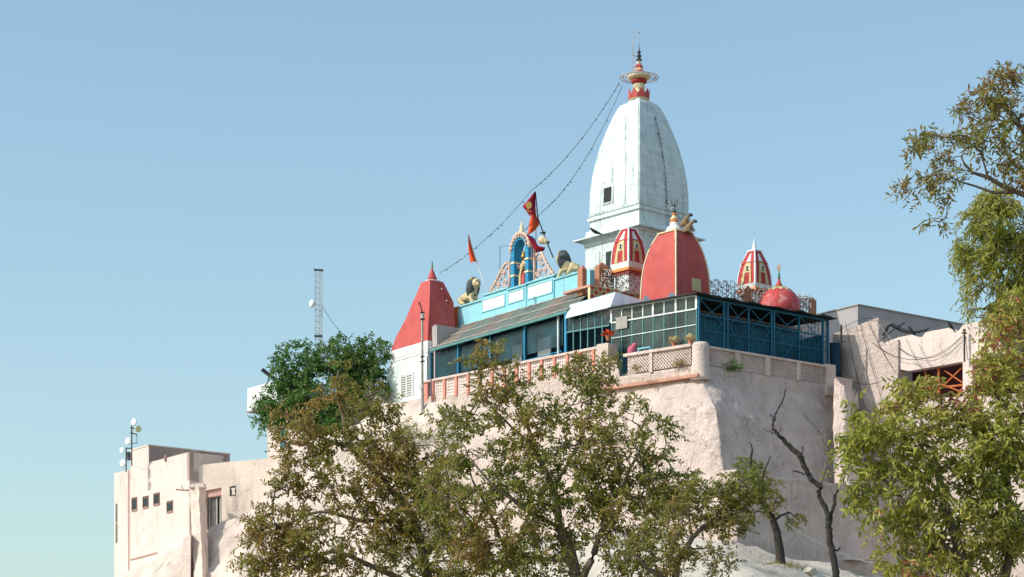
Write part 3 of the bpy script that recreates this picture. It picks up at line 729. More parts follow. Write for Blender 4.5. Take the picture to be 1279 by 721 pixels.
mb = MB(); mb.lathe(fc, [(6.5*k, fz_(105)), (9.5*k, fz_(103.5)), (10*k, fz_(101.5)), (7*k, fz_(99.5))], 20); mb.build('finial_ring', 'darkred', tw, smooth=True)
mb = MB(); mb.lathe(fc, [(6*k, fz_(100)), (13*k, fz_(98.5)), (14.5*k, fz_(96)), (13*k, fz_(94)), (6*k, fz_(93))], 24); mb.build('finial_disc', 'cream', tw, smooth=True)
mb = MB(); mb.lathe(fc, [(7.5*k, fz_(93.5)), (5.5*k, fz_(90)), (4.5*k, fz_(86)), (5*k, fz_(84)), (3.2*k, fz_(82)), (2.6*k, fz_(79.5)), (3*k, fz_(77))], 16); mb.build('finial_neck', 'cream', tw, smooth=True)
mb = MB(); mb.lathe(fc, [(3.6*k, fz_(86.5)), (5.5*k, fz_(84.8)), (3.5*k, fz_(81))], 16); mb.lathe(fc, [(5.5*k, fz_(91.5)), (7*k, fz_(90)), (5*k, fz_(88))], 16); mb.build('finial_collar', 'red', tw, smooth=True)
mb = MB(); mb.lathe(fc, [(1.2*k, fz_(78)), (3.4*k, fz_(76)), (3.6*k, fz_(74.5)), (1.4*k, fz_(72.5)), (2.9*k, fz_(71)), (3*k, fz_(69.5)), (1.1*k, fz_(67.8)), (2.3*k, fz_(66.3)), (2.2*k, fz_(64.8)), (.9*k, fz_(63)), (.5*k, fz_(60)), (.25*k, fz_(54))], 14); mb.build('finial_tip', 'darkmetal', tw, smooth=True)
# hoop of lamps round the finial
mb = MB(); rr = 24*k; zc = fz_(97)
for rr_ in (24*k, 20*k): mb.tube([Vector(fc)+Vector((rr_*math.cos(a), rr_*math.sin(a), zc)) for a in [2*math.pi*i/40 for i in range(41)]], .02, 4)
for i in range(24):
    a = 2*math.pi*i/24; d = Vector((math.cos(a), math.sin(a), 0)); c0 = Vector(fc)
    mb.tube([c0+d*13*k+Vector((0, 0, fz_(96))), c0+d*24*k+Vector((0, 0, zc+.01))], .012, 4)
hp = mb.build('lamp_hoop', 'metal', tw)
mb = MB(); rnd = random.Random(3)
for i in range(56):
    a = rnd.random()*6.283; d = Vector((math.cos(a), math.sin(a), 0)); mb.ball(Vector(fc)+d*rnd.uniform(19, 25)*k+Vector((0, 0, zc+rnd.uniform(-.07, .08))), .035, 5)
settags(mb.build('bulbs', 'bulb', hp), kind='stuff')
mb = MB()
for dx, y0, y1 in ((-9, 98, 55), (-7, 98, 42)):
    b = Vector(fc)+Vector((dx*k, -.2, 0)); mb.tube([b+Vector((0, 0, fz_(y0))), b+Vector((0, 0, fz_(y1)))], .018, 5)
    mb.tube([b+Vector((0, 0, fz_(y0-28))), b+Vector((4*k, .1, fz_(y0-26)))], .012, 4)
b = Vector(fc)+Vector((-7*k, -.2, fz_(42))); mb.tube([b, b+Vector((2*k, 0, 2*k)), b+Vector((5*k, 0, 2.4*k)), b+Vector((7.5*k, 0, .5*k))], .014, 4)
mb.ball(b+Vector((6.5*k, 0, 0)), .05, 6); mb.ball(b+Vector((7.5*k, 0, -.5*k)), .04, 6)
mb.build('lightning_rods', 'metal', tw)

# ---- big red dome
D = Spire(843.6, 105.4, [(290, 19), (294, 21.8), (302, 27.6), (312, 32.6), (322, 36.3), (333, 39.3), (345, 41.4), (357, 42.4), (370, 43.2), (385, 43.6)])
dm = thing('shrine_dome', (D.c.x, D.c.y, 23), 'large plain red curved four sided dome with cream edges and white bulb finial', 'dome')
mb = MB(); D.body(mb, 22.9, D.z(293), 26, 0, 1); mb.build('body', 'red', dm)
mb = MB(); D.edge(mb, .045, 23, D.z(293), ALLC); D.slab(mb, D.z(293), D.z(291.5), 22*105.4/FPX/1.412+.03); mb.build('edge_trim', 'cream', dm)
mb = MB(); D.patch(mb, 'R', D.z(368), D.z(352.5), lambda g: -.08, lambda g: .46, .02); mb.build('blank_panel', 'yellow', dm)
fd = (D.c.x-.05, D.c.y, 0); k2 = 105.4/FPX
def z2(py): return (HOR-py)*k2
mb = MB(); mb.lathe(fd, [(9*k2, z2(291.4)), (10.5*k2, z2(288)), (9.5*k2, z2(285)), (6*k2, z2(283)), (5.2*k2, z2(280)), (5.5*k2, z2(278.5))], 18); fi = mb.build('finial', 'white', dm, smooth=True)
mb = MB(); mb.lathe(fd, [(5*k2, z2(278.4)), (5.4*k2, z2(276)), (4*k2, z2(274.9))], 16); mb.lathe(fd, [(2.6*k2, z2(269.5)), (3.2*k2, z2(268)), (1.6*k2, z2(266))], 14); mb.build('ring', 'orange', fi, smooth=True)
mb = MB(); mb.lathe(fd, [(4.6*k2, z2(275)), (4.8*k2, z2(272.5)), (2.4*k2, z2(270.5)), (2.4*k2, z2(269.5))], 16); mb.build('bulb', 'cream', fi, smooth=True)
mb = MB(); mb.lathe(fd, [(1.9*k2, z2(266)), (2.6*k2, z2(264)), (1*k2, z2(262)), (.6*k2, z2(256)), (.3*k2, z2(252))], 12)
for sx in (-1, 1): mb.tube([Vector(fd)+Vector((0, 0, z2(259))), Vector(fd)+Vector((sx*3.5*k2, 0, z2(254))), Vector(fd)+Vector((sx*3.2*k2, 0, z2(249)))], .02, 4)
mb.build('tip', 'darkmetal', fi, smooth=True)
for (px, py, w_, lab) in ((807, 380, 9, 'small white rounded merlon at the left foot of the red dome'), (839, 376, 10, 'small white stepped merlon in front of the red dome corner')):
    c0 = P(px, py, 102.9); ww = w_*102.9/FPX
    mb = MB()
    mb.prism([c0+Vector((-ww/2, .0, -.3)), c0+Vector((ww/2, .12, -.3)), c0+Vector((ww/2, .12, .18)), c0+Vector((ww*.28, .1, .30)), c0+Vector((0, .06, .40)), c0+Vector((-ww*.28, .02, .30)), c0+Vector((-ww/2, 0, .18))], (.1, .25, 0))
    mb.build('merlon', 'white', loc=tuple(c0), label=lab, cat='merlon')

# ---- striped ornate spires
def ornate(pxc, Y, tab, ybase, ydrum, ybot, label, fin, group='small striped spires'):
    S = Spire(pxc, Y, tab); k = Y/FPX
    o = thing('striped_spire', (S.c.x, S.c.y, S.z(ybot)), label, 'spire', group)
    ytop = tab[0][0]; zt_, zb = S.z(ytop), S.z(ybase)
    mb = MB(); S.body(mb, zb, zt_, 18); mb.build('body', 'darkred', o)
    H = zt_-zb
    for f in ('L', 'R'):
        for lo_, hi_ in ((lambda g: -.58+.14*g, lambda g: -.34), (lambda g: .26-.1*g, lambda g: .62-.25*g)):
            mb = MB(); S.patch(mb, f, zb+.02*H, zb+.60*H, lo_, hi_, .03); mb.build('panel', 'yellow', o)
        mb = MB(); S.patch(mb, f, zb+.34*H, zb+.64*H, lambda g: -.46+.05*g, lambda g: .42-.14*g, .026); mb.build('panel', 'yellow', o)
        mb = MB(); S.patch(mb, f, zb+.40*H, zb+.56*H, lambda g: -.26, lambda g: .10-.1*g, .05); mb.build('panel', 'white', o)
        mb = MB(); S.patch(mb, f, zb+.68*H, zb+.92*H, lambda g: -.40+.12*g, lambda g: .26-.3*g, .03); mb.build('panel', 'white', o)
        for zz in (.43, .50):
            mb = MB(); mb.ball(S.face(f, -.1, zb+zz*H, .05), .06, 6); mb.build('knob', 'darkmetal', o)
        mb = MB(); S.patch(mb, f, zb+.64*H, zb+.675*H, lambda g: -.98, lambda g: .98, .035); mb.build('band', 'red', o)
    mb = MB(); S.edge(mb, .032, zb, zt_, ALLC); mb.build('edge_trim', 'white', o)
    for f in ('L', 'R'):
        mb = MB(); S.patch(mb, f, zb, zt_, lambda g: -.97, lambda g: -.89, .02, 10); mb.build('edge_band', 'white', o)
    h0 = S.h(zb)
    mb = MB(); S.slab(mb, S.z(ybase+(ydrum-ybase)*.62), zb, h0-.02, h0+.04); S.slab(mb, zt_, zt_+.06, S.h(zt_)+.03); mb.build('collar', 'white', o)
    mb = MB(); S.slab(mb, S.z(ydrum), S.z(ybase+(ydrum-ybase)*.65), h0+.07, h0+.02); mb.build('collar', 'orange', o)
    mb = MB(); S.slab(mb, S.z(ybot), S.z(ydrum), h0-.12); mb.build('drum', 'white', o)
    # garland lines of small bulbs and hooks on the drum
    mb = MB(); rnd = random.Random(int(pxc))
    for f in ('L', 'R'):
        for i in range(70):
            u = rnd.uniform(-1, 1); z = rnd.uniform(S.z(ybot), S.z(ydrum)); q = S.face(f, u, zb, -.06); q.z = z
            mb.ball(q, rnd.uniform(.018, .038), 4)
    settags(mb.build('string_bulbs', 'darkmetal', o), kind='stuff')
    mb = MB()
    for f in ('L', 'R'):
        for i in range(9):
            u = -.95+1.9*i/8; q = S.face(f, u, zb, -.02); q.z = S.z(ydrum)-.02; mb.tube([q, q+Vector((0, 0, -.16))], [.045, .015], 5)
    mb.build('pendants', 'red', o)
    cc = (S.c.x, S.c.y, 0)
    mb = MB(); mb.lathe(cc, [(a*k, S.z(y)) for a, y in fin]); mb.build('finial', 'white' , o, smooth=True)
    return o
ornate(785.2, 106.8, [(287.5, 9.5), (292, 12), (300, 16.6), (309, 19.3), (319, 21.1), (331, 21.8)], 331, 342, 366, 'red and yellow striped spire on a white drum left of the big red dome', [(5, 287.4), (5.2, 286.3), (2.5, 285.4), (1.2, 284.2), (.5, 283)])
ornate(942.3, 109, [(315, 8.5), (320, 11), (328, 15.4), (337, 18.4), (346, 20.3), (357.5, 21.3)], 357.5, 366, 392, 'red and yellow striped spire standing behind the red mosaic dome', [(4.2, 315), (4.6, 313), (3, 311), (2.6, 309), (3.2, 307.5), (1.6, 305.5), (1.2, 303.5), (1.7, 302.5), (.6, 300.5), (.3, 298.5)])
# ---- round mosaic dome
rd = thing('round_dome', tuple(P(973, 386, 106.5)), 'round red mosaic dome with yellow petals and sunburst finial behind the black cage roof', 'dome')
c0 = P(973, 387, 106.5); k = 106.5/FPX; cxy = (c0.x, c0.y, 0)
mb = MB(); prof = [(27.5*k, z2(395)*0+c0.z-.4), (27.5*k, c0.z)]+[(27.5*k*math.cos(a), c0.z+28.5*k*math.sin(a)) for a in [math.pi/2*i/14 for i in range(1, 14)]]
mb.lathe(cxy, prof, 36); mb.build('shell', 'mosaic', rd, smooth=True)
mb = MB()
for i in range(12):
    a = 2*math.pi*i/12; rs = []
    for j, (e, wd) in enumerate([(1.50, .05), (1.30, .16), (1.05, .15), (.80, .01)]):
        for sgn in (-1, 1):
            aa = a+sgn*wd/max(.2, math.cos(e))*1.0
            rs.append(Vector((cxy[0]+28*k*math.cos(e)*math.cos(aa), cxy[1]+28*k*math.cos(e)*math.sin(aa), c0.z+29*k*math.sin(e)+.01)))
    mb.add(rs, [(0, 2, 3, 1), (2, 4, 5, 3), (4, 6, 7, 5)])
mb.build('petals', 'yellow', rd)
tz = c0.z+28.5*k
mb = MB(); mb.lathe(cxy, [(5.2*k, tz-.02), (4*k, tz+2.5*k), (2.4*k, tz+6*k), (1.5*k, tz+9*k), (1.8*k, tz+10*k)], 16); mb.build('cone', 'red', rd, smooth=True)
mb = MB(); mb.lathe(cxy, [(1.2*k, tz+10*k), (2.2*k, tz+11.5*k), (1*k, tz+13*k), (1.7*k, tz+15*k), (.8*k, tz+17*k), (.6*k, tz+20*k)], 12); mb.build('tip', mat('green_knob', (.05, .2, .10), .5), rd, smooth=True)
mb = MB(); sc = Vector((c0.x, c0.y, tz+24*k)); n = 32; pts = [sc+Vector((math.cos(2*math.pi*i/n)*(3.9 if i % 2 else 2.9)*k*.75, 0, math.sin(2*math.pi*i/n)*(3.9 if i % 2 else 2.9)*k*1.2)) for i in range(n)]
mb.prism(pts, (0, .03, 0)); mb.build('sunburst', 'pinkstone', rd)

# ---- brown posts with pointed heads
def post(px0, px1, pm, ytop, ybot, Y, label):
    k = Y/FPX; a = (px1-pm)*k/.8; b = (pm-px0)*k/.6
    F = P(pm, ybot, Y); pts = [Vector((0, 0, 0)), Vector((.8, .6, 0))*a, Vector((.8, .6, 0))*a+Vector((-.6, .8, 0))*b, Vector((-.6, .8, 0))*b]
    H = (ybot-ytop)*k; mb = MB(); top = sum(pts, Vector())/4+Vector((0, 0, H))
    r0 = [F+p-Vector((0, 0, .4)) for p in pts]; r1 = [F+p+Vector((0, 0, H*.80)) for p in pts]; cc = sum(pts, Vector())/4
    r2 = [F+cc+(p-cc)*.15+Vector((0, 0, H)) for p in pts]
    mb.rings([r0, r1, r2])
    mb.build('pointed_post', 'brown', loc=tuple(F), label=label, cat='post', group='brown pointed posts on the temple roof')
post(721.5, 733, 727.5, 330, 357, 106.3, 'brown pointed post at the end of the blue parapet beside the lion')
post(743, 761, 748.5, 326, 357, 106.6, 'brown pointed post left of the striped spire, the widest of the posts')
post(929.5, 939.5, 932.5, 356, 378, 106.2, 'brown pointed post below the striped spire near the mosaic dome')
post(1010, 1020.5, 1012.5, 370.5, 392, 107.4, 'brown pointed post farthest right above the cage roof')
mb = MB(); q = BP.p(BP.t(572)+.12, -.2, zb0-.8); BP.box(mb, BP.t(572)+.02, BP.t(567.5)+.0, zb0-.6, BP.z(572, 383), -.5, .05)
mb.build('orange_pillar', 'orange', loc=tuple(q), label='orange pillar between the red pyramid roof and the blue parapet', cat='pillar')
mb = MB(); BP.box(mb, BP.t(744), BP.t(733.5), zb0, BP.z(738, 336), -2.2, -1.9); mb.build('roof_wall', 'skyblue', loc=tuple(BP.p(BP.t(738), -2, zb0)), label='short sky blue wall between two brown posts under the white tower', cat='wall')

# ------------------------------------------------------------------ skinned figures
def skin(name, m, verts, edges, radii, parent=None, loc=None, sub=2, **tags):
    me = bpy.data.meshes.new(name); me.from_pydata([tuple(v) for v in verts], edges, []); o = bpy.data.objects.new(name, me); COL.objects.link(o)
    s = o.modifiers.new('s', 'SKIN'); sb = o.modifiers.new('b', 'SUBSURF'); sb.levels = sub
    for i, r in enumerate(radii):
        me.skin_vertices[0].data[i].radius = (r, r) if not isinstance(r, tuple) else r
    me.skin_vertices[0].data[0].use_root = True
    dg = bpy.context.evaluated_depsgraph_get(); new = bpy.data.meshes.new_from_object(o.evaluated_get(dg)); bpy.data.objects.remove(o)
    mb = MB(); mb.v = [tuple(v.co) for v in new.vertices]; mb.f = [tuple(p.vertices) for p in new.polygons]
    return mb.build(name, m, parent, loc, smooth=True, **tags)
def frame(org, xdir, ydir, sc):   # local (x along, y sideways, z up)
    X = Vector((*xdir, 0)); Y = Vector((*ydir, 0)); org = Vector(org)
    return lambda x, y, z: org+X*x*sc+Y*y*sc+Vector((0, 0, z*sc))
def lion(org, xdir, sc, label):
    ydir = (-xdir[1], xdir[0]); W = frame(org, xdir, ydir, sc)
    o = thing('lion_statue', tuple(org), label, 'statue', 'lion statues on the blue parapet')
    V = [(-.05, 0, .38), (-.35, 0, .36), (-.55, 0, .28), (.25, 0, .48), (.42, 0, .70), (.52, 0, .90), (.70, 0, .88), (.30, .16, .30), (.45, .17, .06), (.62, .17, .04), (.30, -.16, .30), (.45, -.17, .06), (.62, -.17, .04), (-.45, .20, .22), (-.25, .22, .06), (-.05, .22, .05), (-.45, -.20, .22), (-.25, -.22, .06), (-.05, -.22, .05), (-.72, .05, .20), (-.85, .1, .42)]
    E = [(0, 1), (1, 2), (0, 3), (3, 4), (4, 5), (5, 6), (3, 7), (7, 8), (8, 9), (3, 10), (10, 11), (11, 12), (2, 13), (13, 14), (14, 15), (2, 16), (16, 17), (17, 18), (2, 19), (19, 20)]
    Rd = [.21, .22, .20, .22, .17, .17, .10, .11, .07, .075, .11, .07, .075, .13, .09, .07, .13, .09, .07, .05, .05]
    skin('body', 'lionbody', [W(*v) for v in V], E, [r*sc for r in Rd], o)
    mb = MB(); rnd = random.Random(4)
    rs = []
    for i in range(13):
        a = math.pi*i/12
        ring = []
        for j in range(18):
            b = 2*math.pi*j/18; d = Vector((math.sin(a)*math.cos(b), math.sin(a)*math.sin(b), math.cos(a)))
            r = 1+.10*fbm(d*3+Vector((7, 0, 0)))+.05*fbm(d*9)
            ring.append(W(.30+d.x*.25*r-.18*d.z*-.4, d.y*.36*r, .72+d.z*.50*r))
        rs.append(ring)
    mb.rings(rs); mb.build('mane', 'mane', o, smooth=True)
    mb = MB(); 
    fcx = W(.56, 0, .92); mb.ball(fcx, .21*sc, 12, (1, 1, 1.05)); mb.ball(W(.73, 0, .84), .115*sc, 10)
    for s_ in (-1, 1): mb.ball(W(.44, .20*s_, 1.12), .07*sc, 8)
    mb.build('face', 'lionbody', o, smooth=True)
    mb = MB()
    for s_ in (-1, 1): mb.ball(W(.735, .09*s_, .98), .035*sc, 6)
    mb.ball(W(.83, 0, .88), .04*sc, 6); mb.bar(W(.80, -.08, .78), W(.80, .08, .78), .03*sc, .03*sc); mb.build('features', 'darkmetal', o)
    return o
z_ = zc_a; lion(BP.p(BP.t(586, -.2), -.2, zc_a), (.6, -.8), 1.02, 'yellow lion statue with dark mane on the low left end of the blue parapet')
lion(BP.p(BP.t(710, -.2), -.2, zc_e), (-.6, .8), 1.02, 'yellow lion statue with dark mane beside the brown post, right of the niche')
# small brown figure behind left lion
mb = MB(); q = BP.p(BP.t(574.5), -.3, zc_a); mb.ball(q+Vector((0, 0, .22)), .2, 8, (1, 1, 1.2)); mb.ball(q+Vector((.02, 0, .5)), .11, 8); mb.build('pot_ornament', 'brown', loc=tuple(q), label='small brown pot shaped ornament on the far left end of the blue parapet', cat='ornament', smooth=True)

# ------------------------------------------------------------------ niche with idol and scroll brackets
NO = -.18
nz0 = zc_c-.02
ni = thing('arched_niche', tuple(BP.p(BP.t(646), NO, nz0)), 'open blue arched niche with peach scalloped crest on top of the parapet', 'shrine')
def nb(pxa, pxb, ya, yb, off, dep, m, name):
    mb = MB(); BP.box(mb, BP.t(pxb, off), BP.t(pxa, off), BP.z(pxa, yb, off) if yb else nz0, BP.z(pxa, ya, off), off-dep, off); return mb.build(name, m, ni)
tA, tB = BP.t(658.5), BP.t(637)      # right, left
tc = (tA+tB)/2; hw = abs(tB-tA)/2; zs = BP.z(646, 311); rin = hw-.24
for a, b in ((tA, tA+.24), (tB-.24, tB)):
    mb = MB(); BP.box(mb, a, b, nz0-.1, zs, NO-.40, NO+.12); pl_ = mb.build('pillar', 'blue', ni)
    for zz in (.33, .66):
        mb = MB(); BP.box(mb, a-.03, b+.03, nz0+(zs-nz0)*zz, nz0+(zs-nz0)*zz+.08, NO-.41, NO+.15); mb.build('ring', 'cream' , pl_)
mb = MB(); n = 18; oi, oo, ii, io = [], [], [], []
for i in range(n+1):
    a = math.pi*i/n; rr_o = hw; e = 1.0
    ii.append(BP.p(tc+rin*math.cos(a), NO+.12, zs+rin*e*math.sin(a))); oi.append(BP.p(tc+rr_o*math.cos(a), NO+.12, zs+rr_o*e*math.sin(a)))
    io.append(BP.p(tc+rin*math.cos(a), NO-.40, zs+rin*e*math.sin(a))); oo.append(BP.p(tc+rr_o*math.cos(a), NO-.40, zs+rr_o*e*math.sin(a)))
grid(mb, [io, ii, oi, oo, io]); mb.build('arch', 'blue', ni)
mb = MB(); n = 22
for i in range(n+1):    # scalloped crest
    a = math.pi*i/n; q = BP.p(tc+(hw+.05)*math.cos(a), NO+.10, zs+(hw+.05)*1.0*math.sin(a)); mb.ball(q, .085+.025*(i % 2), 7, (1, 1, 1.15))
for i in range(9):
    a = math.pi*(i+.5)/9; mb.ball(BP.p(tc+(rin+.15)*math.cos(a), NO+.17, zs+(rin+.12)*1.0*math.sin(a)), .06, 6)
mb.build('crest', 'pinkstone', ni, smooth=True)
zt_ = zs+hw*1.0
mb = MB(); q = BP.p(tc, NO, 0); mb.lathe((q.x, q.y, 0), [(.16, zt_), (.18, zt_+.12), (.08, zt_+.22), (.11, zt_+.32), (.05, zt_+.42), (.02, zt_+.62)], 12); mb.build('finial', 'cream', ni, smooth=True)
# idol: one continuous body, garments as children
io_ = BP.p(tc, NO-.12, nz0); fx = (-.8, -.6); W = frame(io_, fx, (.6, -.8), 1.0)
idl = thing('idol_statue', tuple(io_), 'painted standing idol in yellow and red robes inside the blue niche', 'statue')
V = [(0, 0, .80), (0, 0, 1.0), (0, 0, 1.15), (.0, 0, 1.24), (.02, 0, 1.36), (0, .10, .55), (.02, .10, .30), (0, .10, .05), (.08, .10, .03), (0, -.10, .55), (.02, -.10, .30), (0, -.10, .05), (.08, -.10, .03), (0, .17, 1.12), (.04, .27, .92), (.18, .20, 1.0), (0, -.17, 1.12), (.04, -.27, .92), (.18, -.22, 1.10)]
E = [(0, 1), (1, 2), (2, 3), (3, 4), (0, 5), (5, 6), (6, 7), (7, 8), (0, 9), (9, 10), (10, 11), (11, 12), (2, 13), (13, 14), (14, 15), (2, 16), (16, 17), (17, 18)]
Rd = [.12, .11, .12, .05, .10, .085, .065, .045, .035, .085, .065, .045, .035, .055, .045, .032, .055, .045, .032]
skin('body', 'skinpaint', [W(*v) for v in V], E, Rd, idl)
def robe(prof, m, name, fold=.06):
    mb = MB(); rs = []
    for i, (r, z) in enumerate(prof):
        rs.append([W((r*.75+.0)*math.cos(a)*(1+fold*math.sin(a*9)), r*math.sin(a)*(1+fold*math.sin(a*9)), z) for a in [2*math.pi*j/36 for j in range(36)]])
    mb.rings(rs); return mb.build(name, m, idl, smooth=True)
robe([(.26, .06), (.24, .3), (.21, .55), (.16, .80), (.15, .85)], 'red', 'skirt'); robe([(.155, .84), (.16, .95), (.17, 1.1), (.12, 1.19), (.07, 1.21)], 'yellow', 'blouse', .03)
mb = MB(); mb.bar(W(.17, .14, 1.12), W(.2, -.06, .5), .10, .03); mb.bar(W(.2, -.04, .55), W(.22, -.02, .12), .10, .03); mb.build('sash', 'yellow', idl)
mb = MB(); mb.lathe(tuple(W(.0, 0, 0))[:2]+(0,), [(.12, W(0, 0, 1.42).z), (.125, W(0, 0, 1.48).z), (.07, W(0, 0, 1.60).z), (.09, W(0, 0, 1.63).z), (.02, W(0, 0, 1.74).z)], 12); mb.build('crown', 'gold', idl, smooth=True)
mb = MB(); mb.ball(W(-.03, 0, 1.37), .125, 10, (1, 1, 1.1)); mb.build('hair', 'darkmetal', idl, smooth=True)
mb = MB(); 
for s_ in (-1, 1): mb.ball(W(.10, .035*s_, 1.375), .014, 5)
mb.ball(W(.115, 0, 1.35), .015, 5); mb.bar(W(.10, -.025, 1.315), W(.10, .025, 1.315), .012, .012); mb.build('face_features', 'darkmetal', idl)
# scroll brackets
def scroll(tx0, tx1, zb, H, tall_at_1, label):
    o = thing('scroll_bracket', tuple(BP.p((tx0+tx1)/2, NO, zb)), label, 'ornament', 'scrollwork brackets beside the niche')
    Wd = tx1-tx0
    def q(u, v, dz=0): return BP.p(tx0+Wd*(u if tall_at_1 else 1-u), NO+dz, zb+H*v)
    mb = MB(); mb.tube([q(.02, .0), q(.20, .16), q(.42, .45), q(.62, .78), q(.78, .97), q(.95, 1.0), q(.97, .5), q(.97, 0)], .065, 7); mb.build('rim', 'pinkstone', o, smooth=True)
    mb = MB()
    for (u, v, r, tn) in ((.72, .62, .20, 1), (.78, .28, .22, -1), (.50, .26, .16, 1), (.30, .12, .11, -1)):
        c0 = q(u, v); pts = []
        for i in range(22):
            a = i*.5*tn; rr = r*(1-i/26)*1.0
            pts.append(c0+Vector((-.6, .8, 0))*rr*math.cos(a)+Vector((0, 0, rr*math.sin(a))))
        mb.tube(pts, .036, 6)
    mb.build('scrolls', 'pinkstone', o, smooth=True)
    mb = MB()
    for (u, v) in ((.86, .8), (.60, .46), (.88, .06), (.64, .06), (.45, .06)): mb.ball(q(u, v), .085, 7)
    mb.build('flowers', 'pinkstone', o, smooth=True)
    mb = MB()
    for i in range(9):
        u = .1+.75*i/8; mb.ball(q(u, min(1.0, u*1.15)+.02, .03), .05, 5)
    mb.build('beads', 'gold', o, smooth=True)
tL0, tL1 = BP.t(604), BP.t(633.5)
scroll(tL1+0*.0, tL0, zc_b, 1.35, False, 'peach scrollwork bracket on the left of the blue niche') if False else scroll(tL1, tL0, zc_b, 1.25, False, 'peach scrollwork bracket on the left of the blue niche')
scroll(BP.t(690.5), BP.t(663), zc_d, 1.55, True, 'peach scrollwork bracket right of the blue niche under the flags')
# thin empty frame behind
mb = MB(); f0 = BP.at(624.5, 331, -.9); f1 = BP.at(635, 329.5, -.9); f0b = BP.at(624.5, 308.5, -.9); f1b = BP.at(640, 306, -.9)
mb.tube([f0+Vector((0, 0, -.6)), f0b, f1b, f1+Vector((0, 0, -.6))], .018, 5); mb.build('thin_frame', 'darkmetal', loc=tuple(f0), label='thin dark metal wire frame left of the blue niche', cat='frame')

# ------------------------------------------------------------------ flags
def flag(name, pole, poly, folds, m, label, Y, poler=.028, pm='wire', emblem=None, m2=None):
    o = thing(name, tuple(P(*pole[0], Y)), label, 'flag')
    mb = MB(); pts = [P(x, y, Y) for x, y in pole]; mb.tube(pts, poler, 6); mb.build('pole', pm, o)
    # cloth: fan strips between two edges, waved in depth
    ea, eb = poly; n = 14; rows = []
    for i in range(n+1):
        f = i/n
        def lerp(e):
            x = f*(len(e)-1); j = min(int(x), len(e)-2); g = x-j; return (e[j][0]+(e[j+1][0]-e[j][0])*g, e[j][1]+(e[j+1][1]-e[j][1])*g)
        A, B = lerp(ea), lerp(eb); r = []
        for j in range(11):
            g = j/10; p = P(A[0]+(B[0]-A[0])*g, A[1]+(B[1]-A[1])*g, Y); p.y += .10*math.sin(g*folds+f*2.5)+.03*math.sin(g*17+f*9)
            r.append(p)
        rows.append(r)
    mb = MB(); grid(mb, rows); back = [[p+Vector((.0, .012, 0)) for p in r] for r in rows]; grid(mb, back)
    c = mb.build('cloth', m, o, smooth=True)
    if emblem:
        mb = MB(); n = 18; ex, ey, er = emblem
        pts = [P(ex+er*math.cos(a)*.9, ey+er*math.sin(a)*1.1, Y-.16) for a in [2*math.pi*i/n for i in range(n)]]
        for i in range(3): 
            q = P(ex, ey+er*(.2*i), Y-.16)
        mb.prism(pts, (0, .02, 0)); mb.build('emblem', 'gold', c)
        mb = MB()
        for i in range(5): mb.bar(P(ex-er*.6+i*er*.3, ey+er*1.3+i*.4, Y-.15), P(ex-er*.3+i*er*.3, ey+er*2.0-i*.2, Y-.15), .04, .02)
        mb.build('trim', 'gold', c)
    return o
YF = 108.6
flag('pennant_flag', [(605.5, 356), (601, 343), (594, 322), (585.5, 294)], ([(585, 292.5), (590, 307), (595.5, 327)], [(584.6, 293), (585, 312), (587.5, 328)]), 5, 'flagorange', 'orange red pennant on a beaded white pole above the left lion', 109.6, .03, 'white')
flag('temple_flag', [(691, 322), (682, 300), (672, 273), (668.6, 239.5)], ([(668.5, 239.5), (669, 256), (668.6, 268)], [(667.8, 240), (652.5, 257), (661.5, 269)]), 6, 'flagdark', 'dark crimson flag with a gold emblem at the top of the tall pole', YF, .03, 'wire', (660.5, 256.5, 4.2))
def cloth_only(ea, eb, m, label, Y, name='flag_cloth', folds=6):
    rows = []
    for i in range(15):
        f = i/14
        def lerp(e):
            x = f*(len(e)-1); j = min(int(x), len(e)-2); g = x-j; return (e[j][0]+(e[j+1][0]-e[j][0])*g, e[j][1]+(e[j+1][1]-e[j][1])*g)
        A, B = lerp(ea), lerp(eb); r = []
        for j in range(11):
            g = j/10; p = P(A[0]+(B[0]-A[0])*g, A[1]+(B[1]-A[1])*g, Y); p.y += .12*math.sin(g*folds+f*3)+.03*math.sin(g*19-f*8); r.append(p)
        rows.append(r)
    mb = MB(); grid(mb, rows); grid(mb, [[p+Vector((0, .012, 0)) for p in r] for r in rows])
    return mb.build(name, m, loc=tuple(rows[0][0]), smooth=True, label=label, cat='flag')
cloth_only([(669, 266), (674, 280), (666, 289), (660.5, 293)], [(663.5, 269), (660.5, 280), (660, 286), (659.5, 294)], 'flagorange', 'bright orange red flag cloth hanging below the emblem flag', YF-.05)
cloth_only([(658, 292), (668, 299), (672.5, 306.5), (682, 309.5)], [(657.5, 293), (663, 304), (670, 314.5), (679, 313)], 'flagdark', 'crimson flag cloth blown low above the right scroll bracket', YF-.1)
mb = MB(); mb.tube([P(669.5, 300, YF), P(669.3, 262, YF)], .02, 5); mb.tube([P(665, 330, YF), P(664, 303, YF)], .02, 5); mb.build('flag_stick', 'brown', loc=tuple(P(669, 300, YF)), label='thin brown upright stick behind the flags', cat='pole')
mb = MB(); q = P(677.5, 300, YF-.1); mb.ball(q, .19, 10, (1.1, .6, 1)); mb.ball(q+Vector((.12, 0, -.06)), .13, 8); mb.build('cloth_bundle', 'cream', loc=tuple(q), smooth=True, label='pale yellow bundle tied to the leaning flag pole', cat='bundle')
mb = MB()
for (x, y) in ((678, 291), (683, 303)):
    q = P(x, y, YF-.03); mb.bar(q-Vector((.12, 0, 0)), q+Vector((.1, 0, -.02)), .06, .06); mb.ball(q+Vector((.06, 0, .0)), .07, 6)
mb.build('pole_ties', 'wire', loc=tuple(P(678, 291, YF)), label='dark cloth ties knotted round the leaning flag pole', cat='tie')

